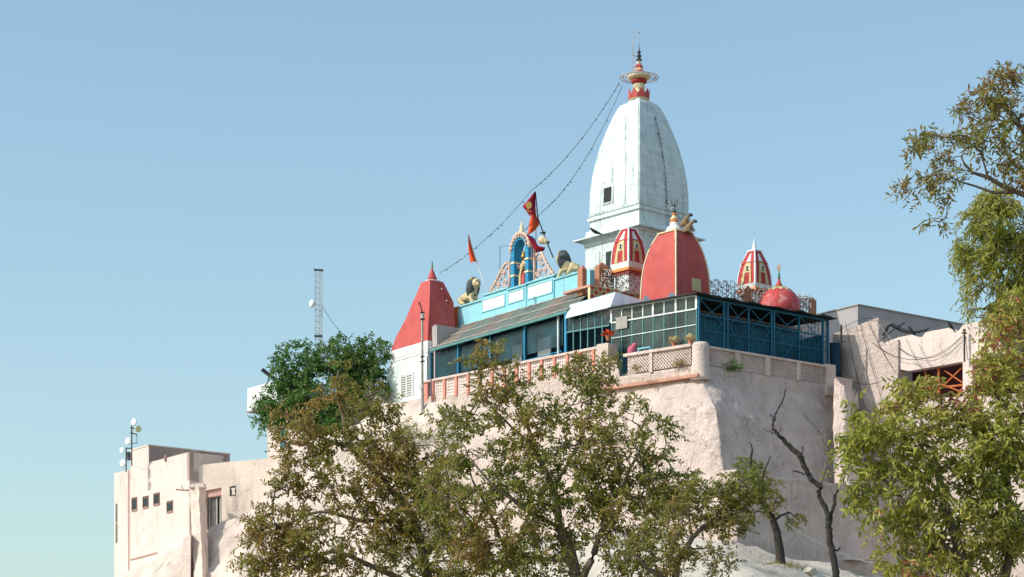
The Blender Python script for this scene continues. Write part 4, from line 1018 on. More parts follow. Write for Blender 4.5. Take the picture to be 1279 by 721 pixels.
# ------------------------------------------------------------------ langurs beside the dome finial, crow on the cornice
def monkey(org, sc, head, label, lean):
    fx = (.97, .2); W = frame(org, fx, (-.2, .97), sc)
    o = thing('langur', tuple(org), label, 'langur', 'langurs on the red dome')
    V = [(0, 0, .16), (.05*lean, 0, .34), (.16*lean, 0, .52), (.26*lean, 0, .60), (.36*lean, 0, .64), (.16, .11, .14), (.20, .12, .01), (.28, .12, .0), (.16, -.11, .14), (.20, -.12, .01), (.28, -.12, 0), (.22*lean, .12, .40), (.30*lean, .12, .22), (.38*lean, .1, .12), (.22*lean, -.12, .40), (.30*lean, -.12, .22), (.38*lean, -.1, .12), (-.16, 0, .08), (-.30, 0, -.15), (-.34, 0, -.42)]
    E = [(0, 1), (1, 2), (2, 3), (3, 4), (0, 5), (5, 6), (6, 7), (0, 8), (8, 9), (9, 10), (2, 11), (11, 12), (12, 13), (2, 14), (14, 15), (15, 16), (0, 17), (17, 18), (18, 19)]
    Rd = [.17, .15, .14, .09, .10, .09, .045, .04, .09, .045, .04, .05, .04, .03, .05, .04, .03, .045, .03, .025]
    skin('body', 'fur', [W(*v) for v in V], E, [r*sc for r in Rd], o)
    mb = MB(); mb.ball(W(.43*lean, 0, .65), .085*sc, 9); 
    for s_ in (-1, 1): mb.ball(W(.33*lean, .10*s_, .70), .04*sc, 6)
    mb.build('face', 'darkmetal', o, smooth=True)
monkey(P(857.5, 291.8, 104.9), .85, 0, 'brown langur sitting lower on the red dome edge facing right', 1.15)
monkey(P(853.5, 284, 105.2), .85, 0, 'brown langur perched higher beside the white finial', 1.0)
mb = MB(); c0 = P(744, 293.5, 109.0); c0.z += .04
skin('crow', 'wire', [c0+Vector(v) for v in ((0, 0, .10), (-.14, 0, .17), (-.22, 0, .25), (-.31, 0, .25), (.14, 0, .04), (.30, 0, -.03), (-.02, .03, 0), (-.02, -.03, 0))], [(0, 1), (1, 2), (2, 3), (0, 4), (4, 5), (0, 6), (0, 7)], [.085, .075, .05, .014, .06, .02, .012, .012], None, tuple(c0), label='black crow perched on the left cornice of the white tower', cat='crow')

# ------------------------------------------------------------------ strings of lights
def sag(a, b, s, n=24):
    return [a+(b-a)*(i/n)-Vector((0, 0, s*4*(i/n)*(1-i/n))) for i in range(n+1)]
BULB = {}
for k_, m_ in ((True, 'bulb'), (False, 'wire')):
    mb = MB(); mb.ball((0, 0, 0), .023, 6); ob = mb.build('bulb', m_); BULB[k_] = ob.data; bpy.data.objects.remove(ob)
def lightstring(pts, label, nb=30, seed=1, group=None, r=.013):
    o = thing('light_string', tuple(pts[0]), label, 'light string', group)
    mb = MB(); mb.tube(pts, r, 4); mb.build('cable', 'wire', o)
    rnd = random.Random(seed); n = len(pts)-1
    for i in range(nb):
        f = (i+rnd.uniform(-.3, .3)+.5)/nb*n; j = min(int(f), n-1); p = pts[j]+(pts[j+1]-pts[j])*(f-j)
        b = bpy.data.objects.new('bulb', BULB[rnd.random() < .55]); COL.objects.link(b); b.parent = o
        b.location = p+Vector((rnd.uniform(-.05, .05), 0, -.05))-BASE[o]; b.scale = [rnd.choice([1, 1.1, 1.5])]*3
tipL = P(549, 341, 114.2); hoopL = P(774, 103, 112)
lightstring(sag(hoopL, P(664, 238, 110), .45)[:-1]+sag(P(664, 238, 110), tipL, .35), 'upper string of bulbs running from the tower finial to the red pyramid tip', 46, 1)
lightstring(sag(P(778, 106, 112), P(676, 266, 109), .7)+sag(P(676, 266, 109), P(652, 290, 108), .05, 6)[1:], 'lower string of bulbs hanging from the tower finial to the flag pole', 34, 2)
lightstring([T.face('R', .05+.0*i, T.z(150+i*9), .08) for i in range(13)]+sag(T.face('R', .05, T.z(262), .1), P(843, 256, 105.3), .15, 6), 'string of small bulbs hanging down the shaded side of the white tower', 40, 5)
lightstring(sag(P(538, 366, 112.8)+Vector((.4, 0, .6)), P(561, 380, 113.0), .12, 10), 'short string of bulbs draped over the red pyramid roof', 5, 6)
# tangle of tinsel strings along the roof
def tangle(x0, x1, yf, Y, n, label, seed):
    rnd = random.Random(seed); o = thing('light_tangle', tuple(P((x0+x1)/2, yf((x0+x1)/2)[1], Y)), label, 'light string', 'tangled bulb strings on the roof')
    mb, md, mw = MB(), MB(), MB()
    for k in range(n):
        pts = []
        ph = rnd.random()*6
        for i in range(30):
            px = x0+(x1-x0)*i/29; a, b = yf(px); g = (k+.5)/n+.12*math.sin(i*.8+ph)
            pts.append(P(px, a+(b-a)*g, Y+.5*math.sin(i*.5+k)))
        mw.tube(pts, .008, 3)
        for p in pts:
            for _ in range(2): (mb if rnd.random() < .6 else md).ball(p+Vector((rnd.uniform(-.1, .1), 0, rnd.uniform(-.08, .08))), rnd.uniform(.018, .034), 4)
    for i in range(5):
        px = x0+(x1-x0)*i/4; a, b = yf(px); mw.tube([P(px, b+6, Y), P(px, a, Y)], .014, 4)
    mw.build('cables', 'wire', o); settags(mb.build('bulbs', 'bulb', o), kind='stuff'); settags(md.build('dark_bulbs', 'brown', o), kind='stuff')
tangle(887, 928, lambda x: (349+(x-887)*.12, 372+(x-887)*.12), 106, 6, 'tangled bulb strings on wires right of the big red dome', 1)
tangle(996, 1011, lambda x: (370, 386), 107, 5, 'tangled bulb strings between the mosaic dome and the last brown post', 2)
tangle(750, 764, lambda x: (338, 362), 106.7, 5, 'tangled bulb strings beside the widest brown post', 3)
tangle(918, 962, lambda x: (361, 380), 107.4, 6, 'tangled bulb strings round the foot of the right striped spire', 4)
# ------------------------------------------------------------------ turret with red pyramid roof
TU = Plane(534, 114.1, LL, NL); TR_ = Plane(534, 114.1, RR, NR)
tu = thing('corner_turret', tuple(TU.p(1.3, -1, 21)), 'white corner turret with louvred window under a tall red pyramid roof', 'turret')
def stackrow(pf, Yf, py, pl, pr, d=None):
    F = P(pf, py, Yf); z = F.z; k = (pl-CX)/FPX
    a = (k*F.y-F.x)/(LL[0]-k*LL[1]); k = (pr-CX)/FPX; b = (k*F.y-F.x)/(RR[0]-k*RR[1])
    l = Vector((*LL, 0))*a; r = Vector((*RR, 0))*b
    return [F, F+r, F+r+l, F+l]
rows = [stackrow(534, 114.1, 430-0, 488.3, 569), stackrow(535, 114.25, 412, 496, 568.5), stackrow(536, 114.4, 390, 506.5, 567.5), stackrow(536.6, 114.6, 373, 514.5, 566.5), stackrow(537, 114.8, 360, 521.3, 559.5), stackrow(537.2, 115.0, 349.5, 526, 553.5)]
zlow = P(534, 417, 112.6).z
rows[0] = [Vector((p.x, p.y, zlow)) for p in stackrow(534, 114.1, 417, 488.3, 569)]
rows[1] = stackrow(534.8, 114.25, 408, 495, 568.5); rows[1] = [Vector((p.x, p.y, rows[1][0].z)) for p in rows[1]]
mb = MB(); mb.rings(rows); mb.build('roof', 'red', tu)
ct = sum(rows[-1], Vector())/4; k = 114/FPX; zz = rows[-1][0].z; cc = (ct.x, ct.y, 0)
mb = MB(); mb.lathe(cc, [(8*k, zz-.02), (8*k, zz+2*k), (5*k, zz+2.5*k)], 18); mb.build('collar', 'white', tu, smooth=False)
mb = MB(); mb.lathe(cc, [(5*k, zz+2.5*k), (6.3*k, zz+4*k), (5.5*k, zz+6*k), (3*k, zz+12*k), (1.4*k, zz+16*k), (.8*k, zz+17*k)], 18); mb.build('finial', 'red', tu, smooth=True)
mb = MB(); mb.lathe(cc, [(.8*k, zz+17*k), (1.5*k, zz+19*k), (.6*k, zz+21*k), (1.2*k, zz+23*k), (.3*k, zz+27*k)], 10); mb.build('tip', mat('green_brass', (.16, .22, .08), .5), tu, smooth=True)
tl_ = TU.t(487.8); tl2 = TU.t(484.3)
zmid = TU.z(534, 446); zwl = TU.z(534, 515)
mb = MB(); TU.box(mb, .0, tl_, zmid, zlow-.002, -2.6, 0); mb.build('upper_wall', 'white', tu)
for i, (a, b) in enumerate([(.15, .75), (.95, 1.5), (1.75, tl_-.2)]):
    mb = MB(); TU.box(mb, a, b, zmid+.35, zlow-.12, -.02, .03); mb.build('panel', 'white', tu)
mb = MB(); TU.box(mb, -.03, tl_+.05, zmid-.03, zmid+.05, -2.7, .07); TU.box(mb, -.03, tl_+.03, zmid+.22, zmid+.27, -2.65, .04); mb.build('string_course', 'white', tu)
mb = MB(); TU.box(mb, -.02, tl2, zwl-1, zmid-.03, -2.8, .06); mb.build('lower_wall', mat('pale_mint_paint', (.66, .74, .72), .85, (.5, .45, .42), .4, .4, True), tu)
mb = MB(); wa, wb = TU.t(515.8, .06), TU.t(502, .06); wz0, wz1 = TU.z(509, 495, .06), TU.z(509, 467.5, .06); TU.box(mb, wa, wb, wz0, wz1, .0, .065); wd = mb.build('window', 'black', tu)
mb = MB(); n = 9
for i in range(n):
    z = wz0+(wz1-wz0)*(i+.2)/n; mb.hexa([TU.p(wa+.04, .07, z), TU.p(wb-.04, .07, z), TU.p(wb-.04, .085, z), TU.p(wa+.04, .085, z)], [TU.p(wa+.04, .10, z+.07), TU.p(wb-.04, .10, z+.07), TU.p(wb-.04, .115, z+.07), TU.p(wa+.04, .115, z+.07)])
mb.build('louvres', 'white', wd)
mb = MB(); c_ = (wa+wb)/2; TU.box(mb, c_-.04, c_+.04, wz0, wz1, .07, .125); TU.box(mb, wa-.05, wa+.02, wz0-.04, wz1+.04, .05, .12); TU.box(mb, wb-.02, wb+.05, wz0-.04, wz1+.04, .05, .12); mb.build('frame', 'white', wd)
# grey block between turret and tin roof
mb = MB(); TU.box(mb, -.42, -.003, TU.z(545, 434), TU.z(545, 404), -1.6, -.25); mb.build('stub_wall', 'greyplaster', tu)
# utility pole
up = thing('utility_pole', tuple(P(527.5, 514, 110.8)), 'thin rusty utility pole standing in front of the red and white turret', 'pole')
mb = MB(); mb.tube([P(527.8, 516, 110.8), P(527.3, 470, 110.8), P(527.5, 392, 110.8)], [.085, .06, .05], 8); mb.build('shaft', 'concrete', up)
mb = MB(); mb.tube([P(527.5, 392, 110.8), P(526, 384, 110.8), P(523.5, 377.5, 110.8)], .035, 6)
mb.build('top_arm', 'wire', up)
for y in (391, 399.5, 446, 452): mb = MB(); mb.bar(P(525, y, 110.7), P(530.5, y-1, 110.7), .05, .06); mb.build('bracket', 'wire', up)
mb = MB(); 
for y in (394, 397): mb.lathe(tuple(P(527.6, y, 110.6)), [(.05, -.03), (.09, 0), (.05, .05)], 8)
mb.lathe(tuple(P(527.5, 396, 110.8)), [(.08, -.12), (.09, .1), (.06, .14)], 8); mb.build('insulators', 'metal', up)
mb = MB(); mb.bar(P(526.3, 486, 110.65), P(526.3, 480, 110.65), .16, .12); mb.build('junction_box', 'metal', up)

# ------------------------------------------------------------------ left house
F = Plane(236.5, 118, LL, NL)
lh = thing('terrace_house', tuple(F.p(4, -2, 12)), 'pale pink flat roofed house with four tiny windows at the far left', 'house')
t_r, t186, t163, t143 = 0, F.t(186), F.t(163), F.t(142.5)
zA = F.z(236.5, 564.5); zB = F.z(186, 557); zC = F.z(163, 586); 
# main mass, split so the higher parapet and the lower shoulder read
def fbx(t0, t1, z0, z1, o0, o1, name='wall', m='housepink', parent=None):
    mb = MB(); F.box(mb, t0, t1, z0, z1, o0, o1); return mb.build(name, m, parent or lh)
zroof_ = zA-.9
fbx(0, t163, 7.5, zroof_, -4.7, -.0); fbx(t163, t143, 7.5, zC, -4.7, -.003)
fbx(0, t186, zroof_, zA, -.25, -.0, 'parapet'); fbx(t186, t163, zroof_, zB, -3.0, -.0, 'parapet'); 
fbx(t186, t186+.25, zroof_, zB, -4.7, -3.0, 'parapet')
# right return wall (shaded) of the front parapet, and higher rear wall
FR = Plane(236.5, 118, RR, NR)
mb = MB(); FR.box(mb, 0, FR.t(279), zroof_-.5, zA, -.25, 0); mb.build('parapet', 'housepink', lh)
mb = MB(); mb.hexa([F.p(t186, -.02, zroof_), F.p(t186, -4.7, zroof_), F.p(t186+.25, -4.7, zroof_), F.p(t186+.25, -.02, zroof_)], [F.p(t186, -.02, zB), F.p(t186, -4.7, zB), F.p(t186+.25, -4.7, zB), F.p(t186+.25, -.02, zB)]); mb.build('parapet', 'housepink', lh)
mb = MB(); F.box(mb, t186-.03, t163+.02, zB, zB+.07, -3.02, .03); mb.hexa([F.p(t186-.03, -3.02, zB), F.p(t186-.03, -4.73, zB), F.p(t186+.28, -4.73, zB), F.p(t186+.28, -3.02, zB)], [F.p(t186-.03, -3.02, zB+.07), F.p(t186-.03, -4.73, zB+.07), F.p(t186+.28, -4.73, zB+.07), F.p(t186+.28, -3.02, zB+.07)]); mb.build('coping', 'oldplaster', lh)
# windows
for px0, px1, y0, y1 in ((165.2, 171.2, 622.5, 638), (179, 185.5, 621, 634.5), (192.5, 199.5, 617, 631), (209, 216, 627, 640)):
    a, b = F.t(px1), F.t(px0); z0_, z1_ = F.z(px0, y1), F.z(px0, y0)
    o = fbx(a, b, z0_, z1_, -.05, .004, 'window', 'windowbrown')
    mb = MB(); F.box(mb, a+.06, b-.0, z0_+.05, z1_-.06, -.03, .012); mb.build('pane', 'darkwall', o)
    mb = MB(); 
    for (c, d, e, f_) in ((a-.02, a, z0_-.02, z1_+.02), (b, b+.02, z0_-.02, z1_+.02), (a, b, z1_, z1_+.02), (a, b, z0_-.06, z0_)): F.box(mb, c, d, e, f_, -.02, .04)
    mb.build('frame', 'windowbrown', o)
# tall strip window at the left end, downpipe and horizontal pipe
a, b = F.t(147), F.t(144.2); o = fbx(a, b, F.z(145, 679), F.z(145, 629), -.05, .006, 'window', 'concrete')
mb = MB(); F.box(mb, a+.05, b-.05, F.z(145, 678), F.z(145, 655), 0, .012); F.box(mb, a+.05, b-.05, F.z(145, 653), F.z(145, 630), 0, .012); mb.build('pane', 'glassblue', o)
mb = MB(); mb.tube([F.at(160.3, 587, .06), F.at(160.3, 712, .06)], .028, 6); mb.tube([F.at(162, 699, .06), F.at(196, 690, .06)], .025, 6); mb.build('drain_pipe', 'pipepink', lh)
mb = MB(); q = F.at(207, 572.5, .02); mb.ball(q, .12, 6, (.8, .8, 1.6)); mb.build('spout', 'windowbrown', lh)
# roof dish cluster
ds = thing('antenna_mast', tuple(P(158, 588, 121)), 'telecom mast with five small white dishes on the far left house roof', 'antenna')
mb = MB()
mb.tube([P(157.5, 590, 121), P(157.5, 559, 121)], .035, 5); mb.tube([P(164.5, 582, 121), P(164.5, 524, 121)], .035, 5); mb.tube([P(157.5, 560, 121), P(164.5, 560, 121)], .03, 5)
mb.tube([P(164.5, 541, 121), P(171, 543, 121)], .03, 5); mb.tube([P(171, 543, 121), P(171, 554, 121), P(164.5, 553.5, 121)], .025, 5)
for y in (534.5, 541): mb.bar(P(162.5, y, 121), P(168, y+1, 121), .08, .05)
mb.bar(P(161, 575, 120.9), P(161, 565, 120.9), .14, .14); mb.build('mast', 'darkmetal', ds)
for (x, y, r, m) in ((167.5, 527.5, 5.0, 'dish'), (172.3, 536, 4.2, 'dishyellow'), (160.3, 551.5, 4.9, 'dish'), (152.6, 563, 4.0, 'dish'), (153.8, 579, 5.2, 'dish')):
    c0 = P(x, y, 120.8); rr_ = r*121/FPX; dirv = Vector((-.55, -.8, .1)).normalized() if m == 'dish' else Vector((.5, -.85, 0)).normalized()
    a = dirv.cross(Vector((0, 0, 1))).normalized(); b = a.cross(dirv); mb = MB(); rs = []
    for q, d in ((.02, -.35), (.45, -.30), (.8, -.12), (1, .1), (1, .2), (.7, .26), (.02, .34)): rs.append([c0+(a*math.cos(t)+b*math.sin(t))*rr_*q+dirv*rr_*d for t in [2*math.pi*i/16 for i in range(16)]])
    mb.rings(rs); mb.build('dish', m, ds, smooth=True)
# stained wall right of the house with doorway, old column
W3 = Plane(243, 118.6, (-.88, .47), (-.47, -.88))
W3 = Plane(243, 118.4, (.88, -.33), (-.33, -.88))
sw = thing('stained_wall', tuple(W3.p(3, 0, 14)), 'stained cream wall with a grille door beside the leaning column', 'wall')
mb = MB()
W3.poly(mb, [(240, 582), (262, 579.5), (285, 577), (312, 574.8), (352, 571), (380, 570), (380, 760), (280, 760), (276.5, 760), (276.5, 609), (256, 613), (256, 760), (240, 760)], 0, .5); mb.build('wall_face', 'oldplaster', sw)
mb = MB(); W3.poly(mb, [(256, 613), (276.5, 609), (276.5, 618.5), (256, 622)], -.12, .3); mb.build('lintel', 'pipepink', sw)
mb = MB(); W3.poly(mb, [(255, 620), (277, 617), (277, 700), (255, 700)], -.28, .06); dr = mb.build('door', 'black', sw)
mb = MB()
for px in (257.5, 261.5, 271, 275.2): mb.bar(W3.at(px, 621, -.24), W3.at(px, 690, -.24), .05, .03)
for y in (622,): mb.bar(W3.at(256, y+1, -.24), W3.at(276, y-2, -.24), .05, .03)
for i in range(28):
    y = 622+i*2.4; mb.bar(W3.at(261.5, y, -.25), W3.at(271, y-6, -.25), .012, .012); mb.bar(W3.at(261.5, y-6, -.26), W3.at(271, y, -.26), .012, .012)
mb.build('grille', 'metal', dr)
mb = MB(); W3.poly(mb, [(286.8, 608), (294.5, 606.5), (294.5, 619), (286.8, 620)], .01, .1); wn = mb.build('window', 'black', sw)
mb = MB(); W3.poly(mb, [(288.5, 610), (294.2, 609), (293, 613), (294, 618), (289.5, 618.5), (290, 614)], .02, .02); mb.build('broken_board', 'housepink', wn)
col_ = thing('leaning_column', tuple(P(250, 735, 116.6)), 'weathered plaster column leaning beside the grille door', 'column')
mb = MB(); rs = []
for i in range(24):
    f = i/23; y = 607+(740-607)*f; x0 = 236.5+7*f; x1 = 248+6.5*f; x2 = 256+6*f
    A = P(x0, y, 116.6-1.2*f); B = P(x1, y+1, 116.2-1.2*f); Cc = P(x2, y, 116.8-1.2*f); Dd = A+(Cc-B)
    e = Vector((.05*fbm(Vector((f*9, 1, 0))), .05*fbm(Vector((f*9, 5, 0))), 0)); r = []
    for U_, V_ in ((A, B), (B, Cc), (Cc, Dd), (Dd, A)):
        for g in (0, .33, .66):
            q = U_+(V_-U_)*g; q = q+Vector((.035*fbm(q*3), .035*fbm(q*3+Vector((9, 0, 0))), 0)); r.append(q+e)
    rs.append(r)
mb.rings(rs); mb.build('shaft', 'oldplaster', col_)
mb = MB(); t_ = P(246.5, 606.5, 116.5); mb.hexa([t_+Vector((-.42, -.15, -.12)), t_+Vector((.4, -.25, -.12)), t_+Vector((.42, .4, -.12)), t_+Vector((-.3, .4, -.12))], [t_+Vector((-.38, -.1, .04)), t_+Vector((.3, -.2, .1)), t_+Vector((.35, .35, .1)), t_+Vector((-.2, .35, .02))]); mb.build('capital', 'oldplaster', col_)
mb = MB(); mb.tube([P(220, 611.5, 117.4), P(230, 612.5, 117.2), P(240, 612, 117.1)], .04, 5); mb.tube([P(226, 606, 117.4), P(229, 612, 117.3)], .025, 5); mb.build('iron_bracket', 'windowbrown', col_)
# dark reveal between house and wall
# pilaster stub
mb = MB(); rs = []
for f in (0, .5, 1): 
    y = 668+60*f; rs.append([P(229-3*f, y+ (5 if f == 0 else 0), 115.9), P(238, y, 115.5), P(241, y, 116.6), P(230, y, 116.6)])
mb.rings(rs); mb.build('plaster_stub', 'pinkrough', loc=tuple(rs[0][0]), label='broken plaster stub at the foot of the leaning column', cat='stub')

# pink house with tank behind the dark tree
H2 = Plane(420, 117.4, (-.8, .6), (-.6, -.8))
h2 = thing('hillside_house', tuple(H2.p(2, -1, 18)), 'small pale pink house half hidden behind the dark green tree', 'house')
mb = MB(); H2.box(mb, -2.6, H2.t(334), 17, H2.z(334, 512), -4, 0); mb.build('wall', 'housepink', h2)
mb = MB(); H2.box(mb, -2.7, H2.t(330), H2.z(334, 512), H2.z(334, 506), -4.1, .12); mb.build('roof', 'concrete', h2)
mb = MB(); a, b = H2.t(357), H2.t(350); H2.box(mb, a, b, H2.z(352, 560), H2.z(352, 538), -.05, .02); mb.build('window', 'blue', h2)
tk_ = Plane(352, 118.6, LL, NL)
wt = thing('water_tank', tuple(tk_.p(1, -1, 20)), 'white box shaped concrete water tank projecting left of the dark tree', 'tank')
z0_, z1_ = tk_.z(309.5, 513), tk_.z(309.5, 485.5)
mb = MB(); tk_.box(mb, .0, tk_.t(309), z0_, z1_, -2.6, 0); mb.build('tank_box', 'white', wt)
mb = MB(); tk_.box(mb, -.05, tk_.t(309)+.06, z0_-.10, z0_, -2.7, .06); mb.build('base_slab', 'greyplaster', wt)
mb = MB(); mb.bar(P(327, 461.5, 119.4), P(345, 475, 119.6), .16, .16); mb.tube([P(334, 480, 119.4), P(336, 469, 119.4)], .03, 5); mb.build('tilted_pipe', 'darkmetal', loc=tuple(P(335, 480, 119.4)), label='dark tilted tube with white end above the water tank', cat='pipe')
# lattice mast
lm = thing('lattice_mast', tuple(P(397.5, 440, 119)), 'slender steel lattice mast with one dish rising above the dark tree', 'mast')
k = 119/FPX; c0 = P(397.8, 0, 119); tri = [Vector((-4.5*k, .05, 0)), Vector((4.3*k, 0, 0)), Vector((1.0*k, .32, 0))]
za, zb_ = (HOR-445)*k, (HOR-337)*k
mb = MB()
for q in tri: mb.tube([Vector((c0.x, c0.y, za))+q, Vector((c0.x, c0.y, zb_))+q], .024, 5)
mb.build('legs', 'metal', lm)
mb = MB(); n = 15
for i in range(n+1):
    z = za+(zb_-za)*i/n
    for a, b in ((0, 1), (1, 2), (2, 0)):
        A, B = Vector((c0.x, c0.y, z))+tri[a], Vector((c0.x, c0.y, z))+tri[b]; mb.tube([A, B], .008, 3)
        if i < n: mb.tube([A, B+Vector((0, 0, (zb_-za)/n))], .008, 3)
mb.build('bracing', 'metal', lm)
mb = MB(); mb.bar(Vector((c0.x-5.5*k, c0.y, zb_)), Vector((c0.x+6*k, c0.y, zb_-.03)), .14, .07); mb.bar(Vector((c0.x-5*k, c0.y, (HOR-420)*k)), Vector((c0.x+5*k, c0.y, (HOR-420)*k)), .1, .1); mb.build('plates', 'darkmetal', lm)
c1 = P(389.8, 379.5, 118.8); mb = MB(); dirv = Vector((-.75, -.65, 0)).normalized(); a = dirv.cross(Vector((0, 0, 1))).normalized(); b = Vector((0, 0, 1)); rs = []
for q, d in ((.02, -.5), (.6, -.4), (1, .1), (1, .25), (.6, .4), (.02, .45)): rs.append([c1+(a*math.cos(t)+b*math.sin(t))*.2*q+dirv*.2*d for t in [2*math.pi*i/14 for i in range(14)]])
mb.rings(rs); mb.bar(c1, P(394, 379, 119), .04, .04); mb.build('dish', 'dish', lm, smooth=True)
mb = MB(); mb.tube(sag(P(402, 381, 119), P(438, 424, 119.5), .25, 10), .012, 4); mb.build('guy_wire', 'wire', lm)

# ------------------------------------------------------------------ right-hand buildings
W1 = Plane(1121.5, 104.2, (-.72, .694), (-.694, -.72))
w1 = thing('buttress_wall', tuple(W1.p(1.5, 0, 14)), 'lit pink wall hung with cables just right of the teal cage', 'wall')
mb = MB(); W1.poly(mb, [(1040, 417), (1052, 413.5), (1070, 407), (1085, 401), (1093, 397.5), (1097, 397), (1097.5, 428), (1102, 427), (1106, 431), (1121.5, 424), (1121.5, 640), (1040, 640)], 0, 1.1); mb.build('wall_face', 'pink', w1)
W2 = Plane(1104, 104.9, (.70, -.71), (-.71, -.70))
w2 = thing('ramp_wall', tuple(W2.p(2, 0, 20)), 'sunlit pink wall with a jagged stepped top above the orange cross frame', 'wall')
mb = MB(); W2.poly(mb, [(1104, 430), (1108, 427), (1122, 421.5), (1138, 418.2), (1141.5, 419), (1147, 421.8), (1152, 420.5), (1156, 415.5), (1163, 413.5), (1187, 409.3), (1192.5, 414), (1197.5, 413), (1203, 405.5), (1225, 401), (1262, 396), (1262, 446), (1210, 450.5), (1135, 463.5), (1122, 461), (1104, 440)], .0, .4); mb.build('wall_face', 'housepink', w2)
mb = MB(); W2.poly(mb, [(1202.5, 449), (1214.5, 447), (1214.5, 520), (1202.5, 522)], .02, .5); mb.build('pillar', 'housepink', w2)
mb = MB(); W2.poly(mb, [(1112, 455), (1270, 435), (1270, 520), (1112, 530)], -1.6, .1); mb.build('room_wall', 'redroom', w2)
mb = MB(); W2.poly(mb, [(1121, 500), (1300, 490), (1300, 800), (1121, 800)], -.05, .4); mb.build('lower_wall', 'pink', w2)
mb = MB(); mb.hexa([W2.at(1214, 449, .35), W2.at(1262, 442, .35), W2.at(1262, 442, -.0), W2.at(1214, 449, -.0)], [W2.at(1214, 441, .35), W2.at(1262, 434, .35), W2.at(1262, 434, 0), W2.at(1214, 441, 0)]); mb.build('ledge', 'housepink', w2)
cf = thing('cross_frame', tuple(W2.at(1180, 495, -.3)), 'orange rust coloured steel frame of crossed bars beside the pink pillar', 'frame')
mb = MB()
for a, b in (((1156, 472), (1202, 490)), ((1172, 488), (1202, 459)), ((1180, 463), (1202, 478)), ((1195, 495), (1203, 484)), ((1216, 480), (1226, 466)), ((1216, 462), (1228, 484))): mb.bar(W2.at(*a, -.3), W2.at(*b, -.3), .05, .05)
mb.build('diagonals', 'rustframe', cf)
mb = MB(); mb.bar(W2.at(1172.5, 460, -.3), W2.at(1172.5, 500, -.3), .11, .08); mb.bar(W2.at(1158, 486, -.34), W2.at(1203, 481, -.34), .08, .08); mb.bar(W2.at(1156, 464, -.32), W2.at(1156, 500, -.32), .06, .06); mb.build('posts', 'rustframe', cf)
# grey house behind
G1 = Plane(1071.5, 113, LL, NL); G2 = Plane(1071.5, 113, RR, NR)
gh = thing('grey_house', tuple(G2.p(5, -3, 18)), 'plain grey flat topped house rising behind the jagged pink wall', 'house')
zg = G1.z(1071.5, 379.8)
mb = MB(); G2.box(mb, 0, 22, 15, zg-.06, -7, 0); mb.build('wall', 'greyplaster', gh)
mb = MB(); G2.box(mb, -.05, 22.05, zg-.06, zg, -7.05, .05); mb.build('coping', 'concrete', gh)
# dark box painting the shade of the nook between cage and pink wall
mb = MB(); q = P(1044, 440, 105.6); mb.hexa([P(1036, 470, 105.9), P(1050, 470, 105.3), P(1050, 470, 106.6), P(1036, 470, 106.6)], [P(1036, 428, 105.9), P(1050, 428, 105.3), P(1050, 428, 106.6), P(1036, 428, 106.6)]); mb.build('shade_box', 'darkblue', loc=tuple(P(1044, 470, 105.9)), label='dark blue box standing in for the shaded nook between cage and pink wall', cat='shade_box')
mb = MB(); mb.tube([P(1050.5, 476, 104.9), P(1050.8, 406, 104.9)], .05, 6); mb.tube([P(1047.5, 425, 104.9), P(1056, 428, 104.9)], .02, 5); mb.build('cable_post', 'barkdark', loc=tuple(P(1050.5, 476, 104.9)), label='dark wooden cable post at the right end of the cage', cat='pole')
# wires
wires = [((1066, 404), (1092, 512), 0.05, 0), ((1074, 404), (1108, 520), .1, 0), ((1084, 402), (1122, 470), .15, 0), ((1090, 395), (1131, 440), .1, 1), ((1050, 412), (1094, 397), -.15, 1), ((1052, 470), (1112, 470), .35, 1), ((1050, 430), (1078, 520), .05, 1), ((1090, 428), (1204, 418), .9, 2), ((1122, 434), (1203, 419), .7, 2), ((1140, 452), (1204, 420), .6, 2), ((1148, 430), (1170, 470), .1, 1), ((1132, 424), (1152, 462), .1, 1), ((1186, 452), (1204, 418), .3, 1), ((1206, 420), (1209, 450), .05, 0), ((1056, 404), (1080, 510), .1, 0), ((1094, 430), (1100, 404), -.1, 1)]
mb = MB(); mb.tube([P(1204.6, 452, 101.6), P(1204.6, 413, 101.6)], .04, 6); mb.ball(P(1204.6, 413, 101.6), .08, 6); mb.bar(P(1201, 416, 101.6), P(1208, 416.5, 101.6), .05, .05); mb.build('insulator_post', 'wire', loc=tuple(P(1204.6, 452, 101.6)), label='short dark insulator post where cables gather above the pink pillar', cat='pole')
labs = {0: 'cable hanging steeply down the pink wall', 1: 'thin cable crossing the pink walls', 2: 'sagging cable strung to the insulator post'}
for i, (a, b, s_, kd) in enumerate(wires):
    def on(p):
        pl = W1 if p[0] < 1112 else W2; q = pl.at(p[0], p[1], .12); return q
    A, B = on(a), on(b)
    mb = MB(); mb.tube(sag(A, B, s_, 14), .012 if kd != 1 else .009, 4)
    mb.build('cable', 'wire' if i % 3 else 'metal', loc=tuple(A), label=['pale cable hanging steeply down the pink wall' if i % 3 == 0 else 'black cable hanging steeply down the pink wall', 'pale thin cable crossing the pink walls' if i % 3 == 0 else 'thin black cable crossing the pink walls', 'pale sagging cable strung to the insulator post' if i % 3 == 0 else 'black sagging cable strung to the insulator post'][kd], cat='cable', group=['steep cables on the pink wall', 'thin cables over the pink walls', 'sagging cables at the insulator post'][kd]+(' pale' if i % 3 == 0 else ' black'))
mb = MB(); pts = [P(1101, 426, 104.6), P(1106, 412, 104.7), P(1111, 405.5, 104.8), P(1118, 409, 104.8), P(1128, 414.5, 104.8), P(1140, 416, 104.6), P(1152, 413.5, 104.4), P(1160, 411, 104.2)]
